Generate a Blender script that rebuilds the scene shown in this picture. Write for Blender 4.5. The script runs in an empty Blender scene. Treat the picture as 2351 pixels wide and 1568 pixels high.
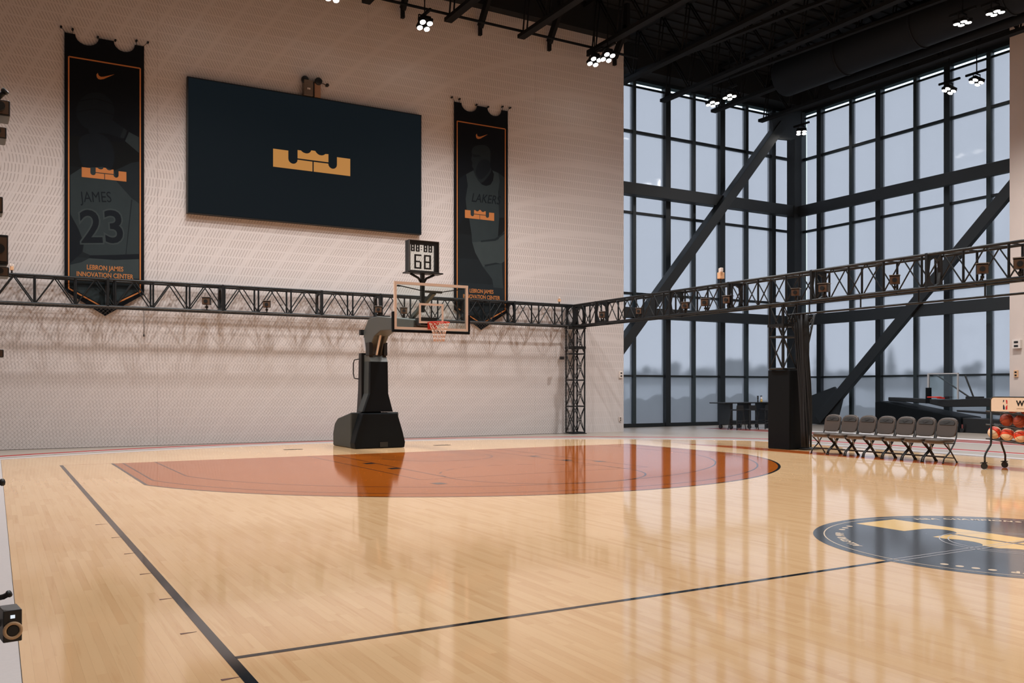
import bpy, bmesh, math, random
from mathutils import Vector, Matrix
random.seed(7)
R = math.radians
SC = bpy.context.scene
COL = SC.collection
# ------------------------------------------------------------------ camera, world, lights, exposure
FPX, HOR, CXP, CAMH = 2060.0, 892.0, 1175.5, 1.53
CAM = Vector((-1.16, -20.0, CAMH))
FW = Vector((0.5, 0.8660254, 0)); RT = Vector((0.8660254, -0.5, 0)); UP = Vector((0, 0, 1))
cd = bpy.data.cameras.new('camera'); cam = bpy.data.objects.new('camera', cd); COL.objects.link(cam)
cam.location = CAM; cam.rotation_euler = (R(90), 0, R(-30))
cd.sensor_fit = 'HORIZONTAL'; cd.sensor_width = 36; cd.lens = FPX * 36 / 2351
cd.shift_y = (HOR - 784) / 2351; cd.clip_end = 600; cd.clip_start = 0.05
SC.camera = cam
W = bpy.data.worlds.new('overcast_sky'); SC.world = W; W.use_nodes = True
bg = W.node_tree.nodes['Background']; bg.inputs[0].default_value = (0.69, 0.77, 0.92, 1); bg.inputs[1].default_value = 2.0
SC.view_settings.view_transform = 'Standard'; SC.view_settings.look = 'None'
SC.view_settings.gamma = 1; SC.view_settings.use_curve_mapping = False
SC.view_settings.exposure = 0.0
cy = SC.cycles
cy.use_denoising = True; cy.max_bounces = 7; cy.diffuse_bounces = 4; cy.glossy_bounces = 3
cy.transmission_bounces = 6; cy.transparent_max_bounces = 8; cy.sample_clamp_indirect = 4
cy.caustics_reflective = False; cy.caustics_refractive = True; cy.use_light_tree = True
LAMP_W = 1440.0                     # watts of one lamp head
LAMP_COL = (1.0, 0.98, 0.965)
# the sports lamps: (x, y, z, aim dx, aim dy, power factor); only the leading ones get fixtures below, the rest are unseen bare spots added for the light
LAMPS = [(10.07, 4.71, 12.6, 0, -.75, .5), (16.23, 4.61, 12.6, 0, -.75, .3), (16.38, 4.07, 12.6, 0, -.75, .3),
         (22.73, 5.98, 12.6, 0, -.3, .15), (22.72, 5.05, 12.6, 0, -.3, .15), (28.7, 7.0, 12.6, -.2, -.2, .06),
         (23.92, -3.5, 12.6, .1, 0, 1.1), (24.06, -4.43, 12.6, .1, 0, 1.1), (29.2, .49, 12.6, -.6, .3, .2), (29.2, -.57, 12.6, -.6, .3, .2),
         (3.7, 4.5, 12.6, 0, -.75, .5), (7.14, 4.47, 12.75, 0, -.75, .4),
         (3.7, .5, 12.9, 0, 0, 1.4), (10.1, .5, 12.9, 0, 0, 1.4), (-1.5, 2.5, 12.9, 0, -.3, 1.3), (4.5, 2.5, 12.9, 0, -.3, 1.3), (10.8, 2.5, 12.9, .1, -.3, 1.3),
         (3.7, -3.5, 12.9, 0, .16, .7), (10.1, -3.5, 12.9, 0, .16, .7), (16.6, -3.4, 12.9, .05, .25, 2.2), (-2.5, -2.0, 12.9, .1, .1, 1.0),
         (3.7, -11.5, 12.9, 0, 0, .9), (10.1, -11.5, 12.9, 0, 0, 1.1), (16.6, -11.5, 12.9, 0, 0, 1.8), (23.9, -11, 12.9, .1, 0, 1.6),
         (3.7, -18.5, 12.9, 0, 0, .9), (10.1, -18.5, 12.9, 0, 0, 1.5), (16.6, -18.5, 12.9, 0, 0, 1.6), (-4.5, -12, 12.9, 0, 0, .6)]
for i, (x, y, z, dx, dy, p) in enumerate(LAMPS):
    l = bpy.data.lights.new('lamp_beam', 'SPOT'); l.energy = LAMP_W * p; l.color = LAMP_COL
    l.spot_size = R(130); l.spot_blend = 1.0; l.shadow_soft_size = 0.16
    o = bpy.data.objects.new('lamp_beam', l); COL.objects.link(o)
    o.location = (x, y, z - 0.30)
    o.rotation_euler = Vector((dx, dy, -1)).to_track_quat('-Z', 'Y').to_euler()

# ------------------------------------------------------------------ pixel helpers (rays of the photograph onto real planes)
def ray(x, y): return FW + RT * ((x - CXP) / FPX) + UP * ((HOR - y) / FPX)
def onZ(x, y, z=0.0): d = ray(x, y); return CAM + d * ((z - CAM.z) / d.z)
def onY(x, y, Y): d = ray(x, y); return CAM + d * ((Y - CAM.y) / d.y)
def onX(x, y, X): d = ray(x, y); return CAM + d * ((X - CAM.x) / d.x)

# ------------------------------------------------------------------ materials
def lin(c):
    return tuple(((v / 255) / 12.92 if v / 255 <= .04045 else ((v / 255 + .055) / 1.055) ** 2.4) for v in c)
MATS = {}
def mat(name, col, rough=.6, metal=0, spec=.5, noise=.06, nscale=30, emit=None, bump=0):
    if name in MATS: return MATS[name]
    m = bpy.data.materials.new(name); m.use_nodes = True; nt = m.node_tree; b = nt.nodes['Principled BSDF']
    b.inputs['Roughness'].default_value = rough; b.inputs['Metallic'].default_value = metal
    b.inputs['Specular IOR Level'].default_value = spec
    c = (*col, 1)
    if noise:
        tc = nt.nodes.new('ShaderNodeTexCoord'); n = nt.nodes.new('ShaderNodeTexNoise'); n.inputs['Scale'].default_value = nscale
        n.inputs['Detail'].default_value = 3
        nt.links.new(tc.outputs['Object'], n.inputs['Vector'])
        mx = nt.nodes.new('ShaderNodeMix'); mx.data_type = 'RGBA'
        mx.inputs[6].default_value = tuple(v * (1 - noise) for v in col) + (1,)
        mx.inputs[7].default_value = tuple(min(1, v * (1 + noise)) for v in col) + (1,)
        nt.links.new(n.outputs['Fac'], mx.inputs[0]); nt.links.new(mx.outputs[2], b.inputs['Base Color'])
        if bump:
            bp = nt.nodes.new('ShaderNodeBump'); bp.inputs['Strength'].default_value = bump; bp.inputs['Distance'].default_value = .01
            nt.links.new(n.outputs['Fac'], bp.inputs['Height']); nt.links.new(bp.outputs[0], b.inputs['Normal'])
    else:
        b.inputs['Base Color'].default_value = c
    if emit:
        b.inputs['Emission Color'].default_value = (*emit[0], 1); b.inputs['Emission Strength'].default_value = emit[1]
        m.cycles.emission_sampling = 'NONE'
    MATS[name] = m; return m

class NT:
    """small node builder"""
    def __init__(s, name):
        s.m = bpy.data.materials.new(name); s.m.use_nodes = True; s.t = s.m.node_tree
        s.b = s.t.nodes['Principled BSDF']; s.out = s.t.nodes['Material Output']
    def n(s, typ, **kw):
        x = s.t.nodes.new(typ)
        for k, v in kw.items(): setattr(x, k, v)
        return x
    def l(s, a, b): s.t.links.new(a, b)
    def math(s, op, a, b=None, c=None, clamp=False):
        x = s.n('ShaderNodeMath', operation=op, use_clamp=clamp)
        for i, v in enumerate((a, b, c)):
            if v is None: continue
            if isinstance(v, (int, float)): x.inputs[i].default_value = v
            else: s.l(v, x.inputs[i])
        return x.outputs[0]
    def mix(s, f, a, b):
        x = s.n('ShaderNodeMix', data_type='RGBA')
        for i, v in ((0, f), (6, a), (7, b)):
            if isinstance(v, (int, float)): x.inputs[i].default_value = v
            elif isinstance(v, tuple): x.inputs[i].default_value = (*v[:3], 1)
            else: s.l(v, x.inputs[i])
        return x.outputs[2]
    def smooth(s, v, a, b):
        x = s.n('ShaderNodeMapRange', interpolation_type='SMOOTHSTEP'); s.l(v, x.inputs[0])
        x.inputs[1].default_value = a; x.inputs[2].default_value = b; return x.outputs[0]

def wood_mat(name, base, dark, rough, tint=1.0, spec=.5):
    k = NT(name)
    geo = k.n('ShaderNodeNewGeometry'); oi = k.n('ShaderNodeObjectInfo')
    rnd = k.math('FRACT', k.math('ADD', geo.outputs['Random Per Island'], oi.outputs['Random']))
    sep = k.n('ShaderNodeSeparateXYZ'); k.l(geo.outputs['Position'], sep.inputs[0])
    cmb = k.n('ShaderNodeCombineXYZ')
    k.l(k.math('MULTIPLY', sep.outputs[0], 22), cmb.inputs[0]); k.l(k.math('MULTIPLY', sep.outputs[1], 1.1), cmb.inputs[1]); k.l(k.math('MULTIPLY', rnd, 40), cmb.inputs[2])
    no = k.n('ShaderNodeTexNoise'); no.inputs['Scale'].default_value = 1.0; no.inputs['Detail'].default_value = 4; no.inputs['Roughness'].default_value = .6
    k.l(cmb.outputs[0], no.inputs['Vector'])
    big = k.n('ShaderNodeTexNoise'); big.inputs['Scale'].default_value = .35; k.l(geo.outputs['Position'], big.inputs['Vector'])
    f1 = k.math('POWER', rnd, 2.2)
    f = k.math('ADD', k.math('MULTIPLY', f1, .30 * tint), k.math('MULTIPLY', k.smooth(no.outputs['Fac'], .5, .85), .40 * tint), clamp=True)
    c = k.mix(f, base, dark)
    c = k.mix(k.math('MULTIPLY', k.smooth(big.outputs['Fac'], .35, .7), .20), c, dark)
    k.l(c, k.b.inputs['Base Color'])
    k.b.inputs['Roughness'].default_value = rough; k.b.inputs['Specular IOR Level'].default_value = spec
    k.b.inputs['Coat Weight'].default_value = .0; k.b.inputs['Coat Roughness'].default_value = .05
    # faint waviness of the lacquer
    wv = k.n('ShaderNodeTexNoise'); wv.inputs['Scale'].default_value = 2.6; wv.inputs['Detail'].default_value = 2; k.l(geo.outputs['Position'], wv.inputs['Vector'])
    bp = k.n('ShaderNodeBump'); bp.inputs['Strength'].default_value = .10; bp.inputs['Distance'].default_value = .004
    k.l(wv.outputs['Fac'], bp.inputs['Height']); k.l(bp.outputs[0], k.b.inputs['Normal'])
    MATS[name] = k.m; return k.m
FLOOR_ROUGH = .075
M_WOOD = wood_mat('maple_strip', lin((228, 190, 145)), lin((196, 146, 96)), FLOOR_ROUGH)
M_STAIN = wood_mat('orange_stain', lin((170, 88, 20)), lin((142, 66, 12)), FLOOR_ROUGH, .5, .34)
M_STAIN2 = wood_mat('burnt_orange_band', lin((190, 96, 40)), lin((160, 70, 25)), FLOOR_ROUGH, .5)
M_LINE = mat('charcoal_line_paint', lin((28, 33, 38)), FLOOR_ROUGH, noise=.1)
M_GREYLOGO = mat('slate_grey_paint', lin((84, 86, 90)), .1, noise=.06)
M_GOLDFLOOR = mat('maple_gold_paint', lin((236, 196, 130)), .1, noise=.05)
M_WHITEFLOOR = mat('pale_grey_line_paint', lin((190, 185, 185)), .2, noise=.05)
M_TEXTFLOOR = mat('cream_letter_paint', lin((225, 200, 170)), .2, noise=.04)

def wall_mat():
    k = NT('slotted_pale_wood_panel')
    geo = k.n('ShaderNodeNewGeometry'); sep = k.n('ShaderNodeSeparateXYZ'); k.l(geo.outputs['Position'], sep.inputs[0])
    X, Z = sep.outputs[0], sep.outputs[2]
    dx = k.math('SUBTRACT', X, 17.0)
    phi = k.math('ADD', Z, k.math('MULTIPLY', k.math('MULTIPLY', dx, dx), .055))         # curves that fall away to the left
    lo = k.n('ShaderNodeTexNoise'); lo.inputs['Scale'].default_value = .11; lo.inputs['Detail'].default_value = 1
    k.l(geo.outputs['Position'], lo.inputs['Vector'])
    tilt = k.math('SUBTRACT', k.math('MULTIPLY', k.smooth(Z, 6.3, 8.6), 3.6), 1.7)           # leaning one way high up, the other way lower down
    tilt = k.math('MULTIPLY', tilt, k.math('SUBTRACT', 1.0, k.math('MULTIPLY', k.smooth(X, 9.5, 16.5), .75)))
    low = k.math('MULTIPLY', k.math('SUBTRACT', 1.0, k.smooth(Z, 2.2, 3.6)), k.math('SUBTRACT', 1.0, k.smooth(X, 1.5, 5.5)))
    tilt = k.math('ADD', tilt, k.math('MULTIPLY', low, 2.0))
    ang = k.math('ADD', tilt, k.math('MULTIPLY', k.math('SUBTRACT', lo.outputs['Fac'], .5), 2.4))
    row = k.math('DIVIDE', Z, .25)
    fr = k.math('FRACT', row); fl = k.math('FLOOR', row)
    spc = k.math('ADD', .080, k.math('MULTIPLY', low, .0))
    sp = k.math('ADD', k.math('DIVIDE', X, spc), k.math('MULTIPLY', fl, .37))
    ph = k.math('FRACT', k.math('ADD', sp, k.math('MULTIPLY', ang, fr)))
    slit = k.math('SUBTRACT', 1.0, k.smooth(k.math('ABSOLUTE', k.math('SUBTRACT', ph, .5)), .06, .22))
    vert = k.math('MULTIPLY', k.smooth(fr, .02, .14), k.math('SUBTRACT', 1.0, k.smooth(fr, .86, .98)))
    band = k.smooth(k.math('SINE', k.math('MULTIPLY', phi, 5.2)), -1.0, -.72)
    m_ = k.math('MULTIPLY', k.math('MULTIPLY', slit, vert), k.math('MULTIPLY', k.math('ADD', .45, k.math('MULTIPLY', k.smooth(Z, 1.2, 3.4), .55)), k.math('ADD', .25, k.math('MULTIPLY', band, .75))))
    c = k.mix(k.math('MULTIPLY', m_, .42), lin((206, 199, 197)), lin((104, 90, 82)))
    k.l(c, k.b.inputs['Base Color']); k.b.inputs['Roughness'].default_value = .75; k.b.inputs['Specular IOR Level'].default_value = .2
    return k.m
M_WALL = wall_mat()
M_PLAINWALL = mat('pale_painted_wall', lin((214, 200, 192)), .8, noise=.03, nscale=2)
M_RUBBER = mat('grey_rubber_floor', lin((150, 140, 130)), .38, noise=.10, nscale=40)
M_MARBLE = mat('grey_mottled_floor', lin((150, 143, 140)), .4, noise=.25, nscale=6)
M_RED = mat('red_track_paint', lin((150, 22, 14)), .4)
M_WHITEP = mat('white_track_paint', lin((215, 210, 210)), .35)
M_EDGE = mat('brushed_aluminium_edge', lin((205, 200, 200)), .3, metal=.3)
M_STEEL = mat('black_painted_steel', lin((26, 31, 34)), .5, noise=.1)
M_MULL = mat('dark_anodised_mullion', lin((42, 54, 58)), .45, noise=.08)
M_MULLD = mat('black_anodised_mullion', lin((22, 29, 33)), .45, noise=.08)
M_CEIL = mat('black_ceiling_deck', lin((8, 12, 15)), .85, noise=.15, nscale=3)
M_CEIL2 = mat('black_ceiling_steel', lin((13, 16, 19)), .8, spec=.25, noise=.15, nscale=5)
M_DUCT = mat('black_painted_duct', lin((18, 21, 25)), .7, spec=.25, noise=.1, nscale=2)
M_TRUSS = mat('black_truss_tube', lin((20, 24, 27)), .42, spec=.35, noise=.12)
M_BLACK = mat('black_plastic', lin((15, 18, 20)), .45, noise=.1)
M_PAD = mat('black_vinyl_pad', lin((11, 16, 20)), .6, spec=.12, noise=.06, nscale=8)
M_PADG = mat('charcoal_vinyl_pad', lin((54, 59, 60)), .6, spec=.3, noise=.06, nscale=8)
M_BOOM = mat('dark_grey_boom_paint', lin((74, 76, 73)), .5, noise=.08)
M_CHAIR = mat('charcoal_leatherette', lin((68, 58, 52)), .42, noise=.08, nscale=60, bump=.05)
M_CHAIRD = mat('black_leatherette', lin((32, 31, 31)), .5, noise=.08)
M_CREAM = mat('cream_frame_paint', lin((226, 208, 190)), .4, noise=.04)
M_RIM = mat('red_rim_paint', lin((205, 42, 22)), .35)
M_NET = mat('white_net_cord', lin((225, 205, 190)), .7)
M_CAMBODY = mat('black_camera_housing', lin((24, 25, 27)), .4)
M_CAMFACE = mat('bronze_lens_plate', lin((96, 76, 62)), .35, metal=.2)
M_BEIGE = mat('beige_device_plastic', lin((225, 180, 140)), .5)
M_WHITED = mat('white_device_plastic', lin((225, 215, 208)), .5)
M_BULB = mat('lit_led_lens', (1, 1, 1), .4, noise=0, emit=((1, .95, .88), 26))
M_BANNER = mat('black_banner_cloth', lin((9, 13, 19)), .8, spec=.15, noise=.1, nscale=4)
M_ORANGE = mat('orange_print', lin((182, 116, 66)), .7, spec=.2, noise=.03)
M_P1 = mat('print_tone_dim', lin((17, 23, 29)), .8, spec=.15, noise=.12, nscale=3)
M_P2 = mat('print_tone_mid', lin((27, 34, 38)), .8, spec=.15, noise=.12, nscale=3)
M_P3 = mat('print_tone_grey', lin((42, 51, 54)), .8, spec=.15, noise=.12, nscale=3)
M_P4 = mat('print_tone_light', lin((52, 61, 63)), .8, spec=.15, noise=.12, nscale=3)
M_SCREEN = mat('lit_screen_dark', lin((5, 7, 9)), .7, spec=.04, noise=0, emit=(lin((16, 22, 26)), 1.0))
M_SCRGOLD = mat('lit_screen_gold', lin((20, 14, 8)), .5, spec=.2, noise=0, emit=(lin((176, 122, 62)), 1.0))
M_BALL = mat('brown_composite_ball', lin((150, 58, 28)), .5, noise=.1, nscale=80, bump=.1)
M_BALLO = mat('bright_orange_ball_panel', lin((225, 72, 26)), .45, noise=.06, nscale=80)
M_BALLW = mat('white_ball_panel', lin((230, 205, 175)), .45, noise=.06, nscale=80)

def glass_mat(name, col, fac, tcol=None, rough=.09):
    k = NT(name); k.t.nodes.remove(k.b)
    if rough:
        g = k.n('ShaderNodeBsdfRefraction'); g.inputs['IOR'].default_value = 1.3; g.inputs['Roughness'].default_value = rough
    else:
        g = k.n('ShaderNodeBsdfTransparent')
    g.inputs['Color'].default_value = (*col, 1)
    gl = k.n('ShaderNodeBsdfGlossy'); gl.inputs['Roughness'].default_value = .05
    fr = k.n('ShaderNodeFresnel'); fr.inputs[0].default_value = 1.25
    last = g.outputs[0]
    if tcol:
        tr = k.n('ShaderNodeBsdfTranslucent'); tr.inputs['Color'].default_value = (*tcol, 1)
        no = k.n('ShaderNodeTexNoise'); no.inputs['Scale'].default_value = 14
        mx = k.n('ShaderNodeMixShader'); mx.inputs[0].default_value = fac
        k.l(last, mx.inputs[1]); k.l(tr.outputs[0], mx.inputs[2]); last = mx.outputs[0]
    m2 = k.n('ShaderNodeMixShader'); k.l(fr.outputs[0], m2.inputs[0]); k.l(last, m2.inputs[1]); k.l(gl.outputs[0], m2.inputs[2])
    k.l(m2.outputs[0], k.out.inputs[0]); return k.m
M_SHADE = glass_mat('glass_with_screen_shade', (.78, .78, .78), .42, (.66, .66, .67))
M_CLEAR = glass_mat('clear_glass', (.92, .96, .95), 0, None, 0)

# ------------------------------------------------------------------ mesh builder
OFF = {}
class MB:
    def __init__(s): s.v = []; s.f = []; s.sm = []
    def add(s, vs, fs, smooth=False):
        o = len(s.v); s.v += [Vector(v) for v in vs]; s.f += [tuple(i + o for i in f) for f in fs]; s.sm += [smooth] * len(fs); return s
    def box(s, c, d, M=None):
        x, y, z = d[0] / 2, d[1] / 2, d[2] / 2; c = Vector(c)
        vs = [Vector((a * x, b * y, e * z)) for e in (-1, 1) for b in (-1, 1) for a in (-1, 1)]
        if M: vs = [M @ v for v in vs]
        return s.add([v + c for v in vs], [(0, 2, 3, 1), (4, 5, 7, 6), (0, 1, 5, 4), (2, 6, 7, 3), (0, 4, 6, 2), (1, 3, 7, 5)])
    def span(s, a, b):
        return s.box([(a[i] + b[i]) / 2 for i in range(3)], [abs(b[i] - a[i]) for i in range(3)])
    def cyl(s, p, q, r, n=10, r2=None, smooth=True):
        p, q = Vector(p), Vector(q); d = q - p; r2 = r if r2 is None else r2
        if d.length < 1e-7: return s
        z = d.normalized(); a = z.orthogonal().normalized(); b = z.cross(a)
        vs = [p + (a * math.cos(2 * math.pi * i / n) + b * math.sin(2 * math.pi * i / n)) * r for i in range(n)]
        vs += [q + (a * math.cos(2 * math.pi * i / n) + b * math.sin(2 * math.pi * i / n)) * r2 for i in range(n)]
        s.add(vs, [(i, (i + 1) % n, n + (i + 1) % n, n + i) for i in range(n)], smooth)
        o = len(s.v) - 2 * n
        s.f += [tuple(o + i for i in reversed(range(n))), tuple(o + n + i for i in range(n))]; s.sm += [False, False]
        return s
    def tube(s, pts, r, n=8, closed=False):
        pts = [Vector(p) for p in pts]; N = len(pts); rings = []; prev = None
        for i, p in enumerate(pts):
            if closed: t = (pts[(i + 1) % N] - pts[i - 1])
            else: t = pts[min(i + 1, N - 1)] - pts[max(i - 1, 0)]
            t.normalize()
            a = t.orthogonal().normalized() if prev is None else (prev - t * prev.dot(t)).normalized()
            prev = a; b = t.cross(a)
            rings.append([p + (a * math.cos(2 * math.pi * j / n) + b * math.sin(2 * math.pi * j / n)) * r for j in range(n)])
        vs = [v for rg in rings for v in rg]; fs = []
        for i in range(N if closed else N - 1):
            k = (i + 1) % N
            for j in range(n): fs.append((i * n + j, i * n + (j + 1) % n, k * n + (j + 1) % n, k * n + j))
        if not closed: fs += [tuple(reversed(range(n))), tuple((N - 1) * n + j for j in range(n))]
        return s.add(vs, fs, True)
    def bar(s, p, q, w, h, up=(0, 0, 1)):
        p, q = Vector(p), Vector(q); z = (q - p).normalized(); u = Vector(up); x = z.cross(u)
        if x.length < 1e-4: x = z.orthogonal()
        x.normalize(); y = x.cross(z)
        vs = [e + x * a * w / 2 + y * b * h / 2 for e in (p, q) for b in (-1, 1) for a in (-1, 1)]
        return s.add(vs, [(0, 2, 3, 1), (4, 5, 7, 6), (0, 1, 5, 4), (2, 6, 7, 3), (0, 4, 6, 2), (1, 3, 7, 5)])
    def prism(s, poly, d):
        """poly: 3-D points of a planar outline, d: extrusion vector"""
        d = Vector(d); n = len(poly); a = [Vector(p) for p in poly]
        s.add(a + [p + d for p in a], [tuple(range(n)), tuple(n + i for i in reversed(range(n)))] + [(i, n + i, n + (i + 1) % n, (i + 1) % n) for i in range(n)])
        return s
    def poly(s, pts): return s.add(pts, [tuple(range(len(pts)))])
    def lathe(s, prof, c, n=20, axis=2):
        c = Vector(c); vs = []; fs = []
        for r, z in prof:
            for i in range(n):
                a = 2 * math.pi * i / n; p = (r * math.cos(a), r * math.sin(a), z)
                if axis == 1: p = (p[0], -p[2], p[1])
                if axis == 0: p = (p[2], p[0], p[1])
                vs.append(c + Vector(p))
        for k in range(len(prof) - 1):
            for i in range(n): fs.append((k * n + i, k * n + (i + 1) % n, (k + 1) * n + (i + 1) % n, (k + 1) * n + i))
        fs += [tuple(reversed(range(n))), tuple((len(prof) - 1) * n + i for i in range(n))]
        return s.add(vs, fs, True)
    def build(s, name, m, parent=None, world=True, bevel=0, seg=2, M=None):
        off = OFF.get(parent.name, Vector()) if (parent is not None and world) else Vector()
        me = bpy.data.meshes.new(name); me.from_pydata([(v - off) for v in s.v], [], s.f)
        me.polygons.foreach_set('use_smooth', s.sm)
        bm = bmesh.new(); bm.from_mesh(me); bmesh.ops.recalc_face_normals(bm, faces=bm.faces); bm.to_mesh(me); bm.free()
        me.materials.append(m); me.update()
        return link(name, me, parent, bevel, seg)
def link(name, me, parent=None, bevel=0, seg=2):
    o = bpy.data.objects.new(name, me); COL.objects.link(o)
    if parent is not None: o.parent = parent; OFF[o.name] = OFF.get(parent.name, Vector())
    if bevel:
        b = o.modifiers.new('bevel', 'BEVEL'); b.width = bevel; b.segments = seg; b.limit_method = 'ANGLE'; b.angle_limit = R(35); b.harden_normals = False
    return o
def thing(name, label, cat, loc=(0, 0, 0), group=None, kind=None):
    o = bpy.data.objects.new(name, None); COL.objects.link(o); o.location = loc; OFF[o.name] = Vector(loc)
    o.empty_display_size = .1
    return tag(o, label, cat, group, kind)
def tag(o, label=None, cat=None, group=None, kind=None):
    if label: o['label'] = label
    if cat: o['category'] = cat
    if group: o['group'] = group
    if kind: o['kind'] = kind
    return o
def copy_tree(o, parent=None):
    c = o.copy(); COL.objects.link(c)
    if parent is not None: c.parent = parent
    for ch in list(o.children): copy_tree(ch, c)
    return c
UNIT = MB().cyl((0, 0, 0), (0, 0, 1), 1, 8)
_um = {}
def rod(name, p, q, r, m, parent):
    """a straight round member that shares one unit mesh"""
    if m.name not in _um:
        me = bpy.data.meshes.new('rod'); me.from_pydata(UNIT.v, [], UNIT.f); me.polygons.foreach_set('use_smooth', UNIT.sm); me.materials.append(m); _um[m.name] = me
    p, q = Vector(p), Vector(q); d = q - p
    o = bpy.data.objects.new(name, _um[m.name]); COL.objects.link(o); o.parent = parent
    off = OFF.get(parent.name, Vector()); OFF[o.name] = off
    o.matrix_local = Matrix.Translation(p - off) @ d.to_track_quat('Z', 'Y').to_matrix().to_4x4() @ Matrix.Diagonal((r, r, d.length, 1))
    return o
_bm = {}
def beam(name, c, d, m, parent, M=None):
    """box member sharing one unit cube"""
    if m.name not in _bm:
        b = MB().box((0, 0, 0), (1, 1, 1)); me = bpy.data.meshes.new('bar'); me.from_pydata(b.v, [], b.f); me.materials.append(m)
        bm = bmesh.new(); bm.from_mesh(me); bmesh.ops.recalc_face_normals(bm, faces=bm.faces); bm.to_mesh(me); bm.free(); _bm[m.name] = me
    o = bpy.data.objects.new(name, _bm[m.name]); COL.objects.link(o); o.parent = parent
    off = OFF.get(parent.name, Vector()); OFF[o.name] = off
    o.matrix_local = Matrix.Translation(Vector(c) - off) @ (M if M else Matrix.Identity(4)) @ Matrix.Diagonal((*d, 1))
    return o
def spanb(name, a, b, m, parent):
    return beam(name, [(a[i] + b[i]) / 2 for i in range(3)], [abs(b[i] - a[i]) for i in range(3)], m, parent)
_fonts = {}
def glyphs(txt, size, bold=0.0, shear=0.0, align='CENTER', extr=0.0, space=1.0):
    cu = bpy.data.curves.new('lettering', 'FONT'); cu.body = txt; cu.size = size; cu.offset = bold; cu.shear = shear; cu.align_x = align; cu.extrude = extr; cu.space_character = space
    cu.resolution_u = 4
    o = bpy.data.objects.new('lettering', cu); COL.objects.link(o)
    dg = bpy.context.evaluated_depsgraph_get(); me = bpy.data.meshes.new_from_object(o.evaluated_get(dg))
    vs = [v.co.copy() for v in me.vertices]; fs = [tuple(p.vertices) for p in me.polygons]
    bpy.data.objects.remove(o); bpy.data.curves.remove(cu); bpy.data.meshes.remove(me)
    return vs, fs
def text(mb, txt, size, org, ex, ey, **kw):
    vs, fs = glyphs(txt, size, **kw); org, ex, ey = Vector(org), Vector(ex), Vector(ey); ez = ex.cross(ey)
    return mb.add([org + ex * v.x + ey * v.y + ez * v.z for v in vs], fs)
def arc(c, r, a0, a1, n):
    return [Vector((c[0] + r * math.cos(a0 + (a1 - a0) * i / n), c[1] + r * math.sin(a0 + (a1 - a0) * i / n), 0)) for i in range(n + 1)]
def strip(mb, pts, w, z, side=0.0):
    """flat ribbon along a floor polyline; side shifts it sideways"""
    pts = [Vector((p[0], p[1], z)) for p in pts]; n = len(pts); L = []; Rr = []
    for i, p in enumerate(pts):
        t = (pts[min(i + 1, n - 1)] - pts[max(i - 1, 0)]).normalized(); nn = Vector((-t.y, t.x, 0))
        L.append(p + nn * (side + w / 2)); Rr.append(p + nn * (side - w / 2))
    for i in range(n - 1): mb.add([L[i], Rr[i], Rr[i + 1], L[i + 1]], [(0, 1, 2, 3)])
    return mb
def spline(pts, k=8):
    P = [Vector((*p, 0)) for p in pts]; out = []
    for i in range(len(P) - 1):
        a, b, c, d = P[max(i - 1, 0)], P[i], P[i + 1], P[min(i + 2, len(P) - 1)]
        for j in range(k):
            t = j / k; out.append(.5 * ((2 * b) + (c - a) * t + (2 * a - 5 * b + 4 * c - d) * t * t + (3 * b - a - 3 * c + d) * t ** 3))
    out.append(P[-1]); return out

# ------------------------------------------------------------------ room shell
XL, XR, YB, YF, WB = -9.0, 30.4, 8.7, -26.0, 6.0
XW = 29.2
XE = 18.5                                              # end of the slotted wall
CZ = 15.0
fl = tag(MB().span((XL, YF, -.25), (XR + .4, YB + .4, -.02)).build('floor', M_RUBBER), 'grey rubber floor around the wooden court', 'floor', kind='structure')
wb = thing('wall_back', 'pale slotted wood wall behind the hoop with two banners', 'wall', (0, WB, 0), kind='structure')
for a, b in ((XL, -3.3), (-3.3, 2.70), (2.70, 8.75), (8.75, 14.75), (14.75, XE)):
    MB().span((a + .002, WB, -.02), (b - .002, WB + .3, CZ - .1)).build('wall_panel', M_WALL, wb)
tag(MB().span((XL, WB + .302, 0), (XE - .01, WB + .36, CZ - .1)).build('wall_core', M_PLAINWALL, wb))
tag(MB().span((XW, YF, -.02), (XR + .2, onX(2318, 892, XW).y, CZ - .1)).build('wall_right', M_PLAINWALL), 'plain pale wall at the right of the tall windows', 'wall', kind='structure')
tag(MB().span((XL - .3, YF, 0), (XL, WB + .3, CZ)).build('wall_left', M_PLAINWALL), 'plain pale side wall out of view on the left', 'wall', kind='structure')
tag(MB().span((XL, YF - .3, 0), (XR + .2, YF, CZ)).build('wall_front', M_PLAINWALL), 'plain pale wall behind the camera', 'wall', kind='structure')

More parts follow.
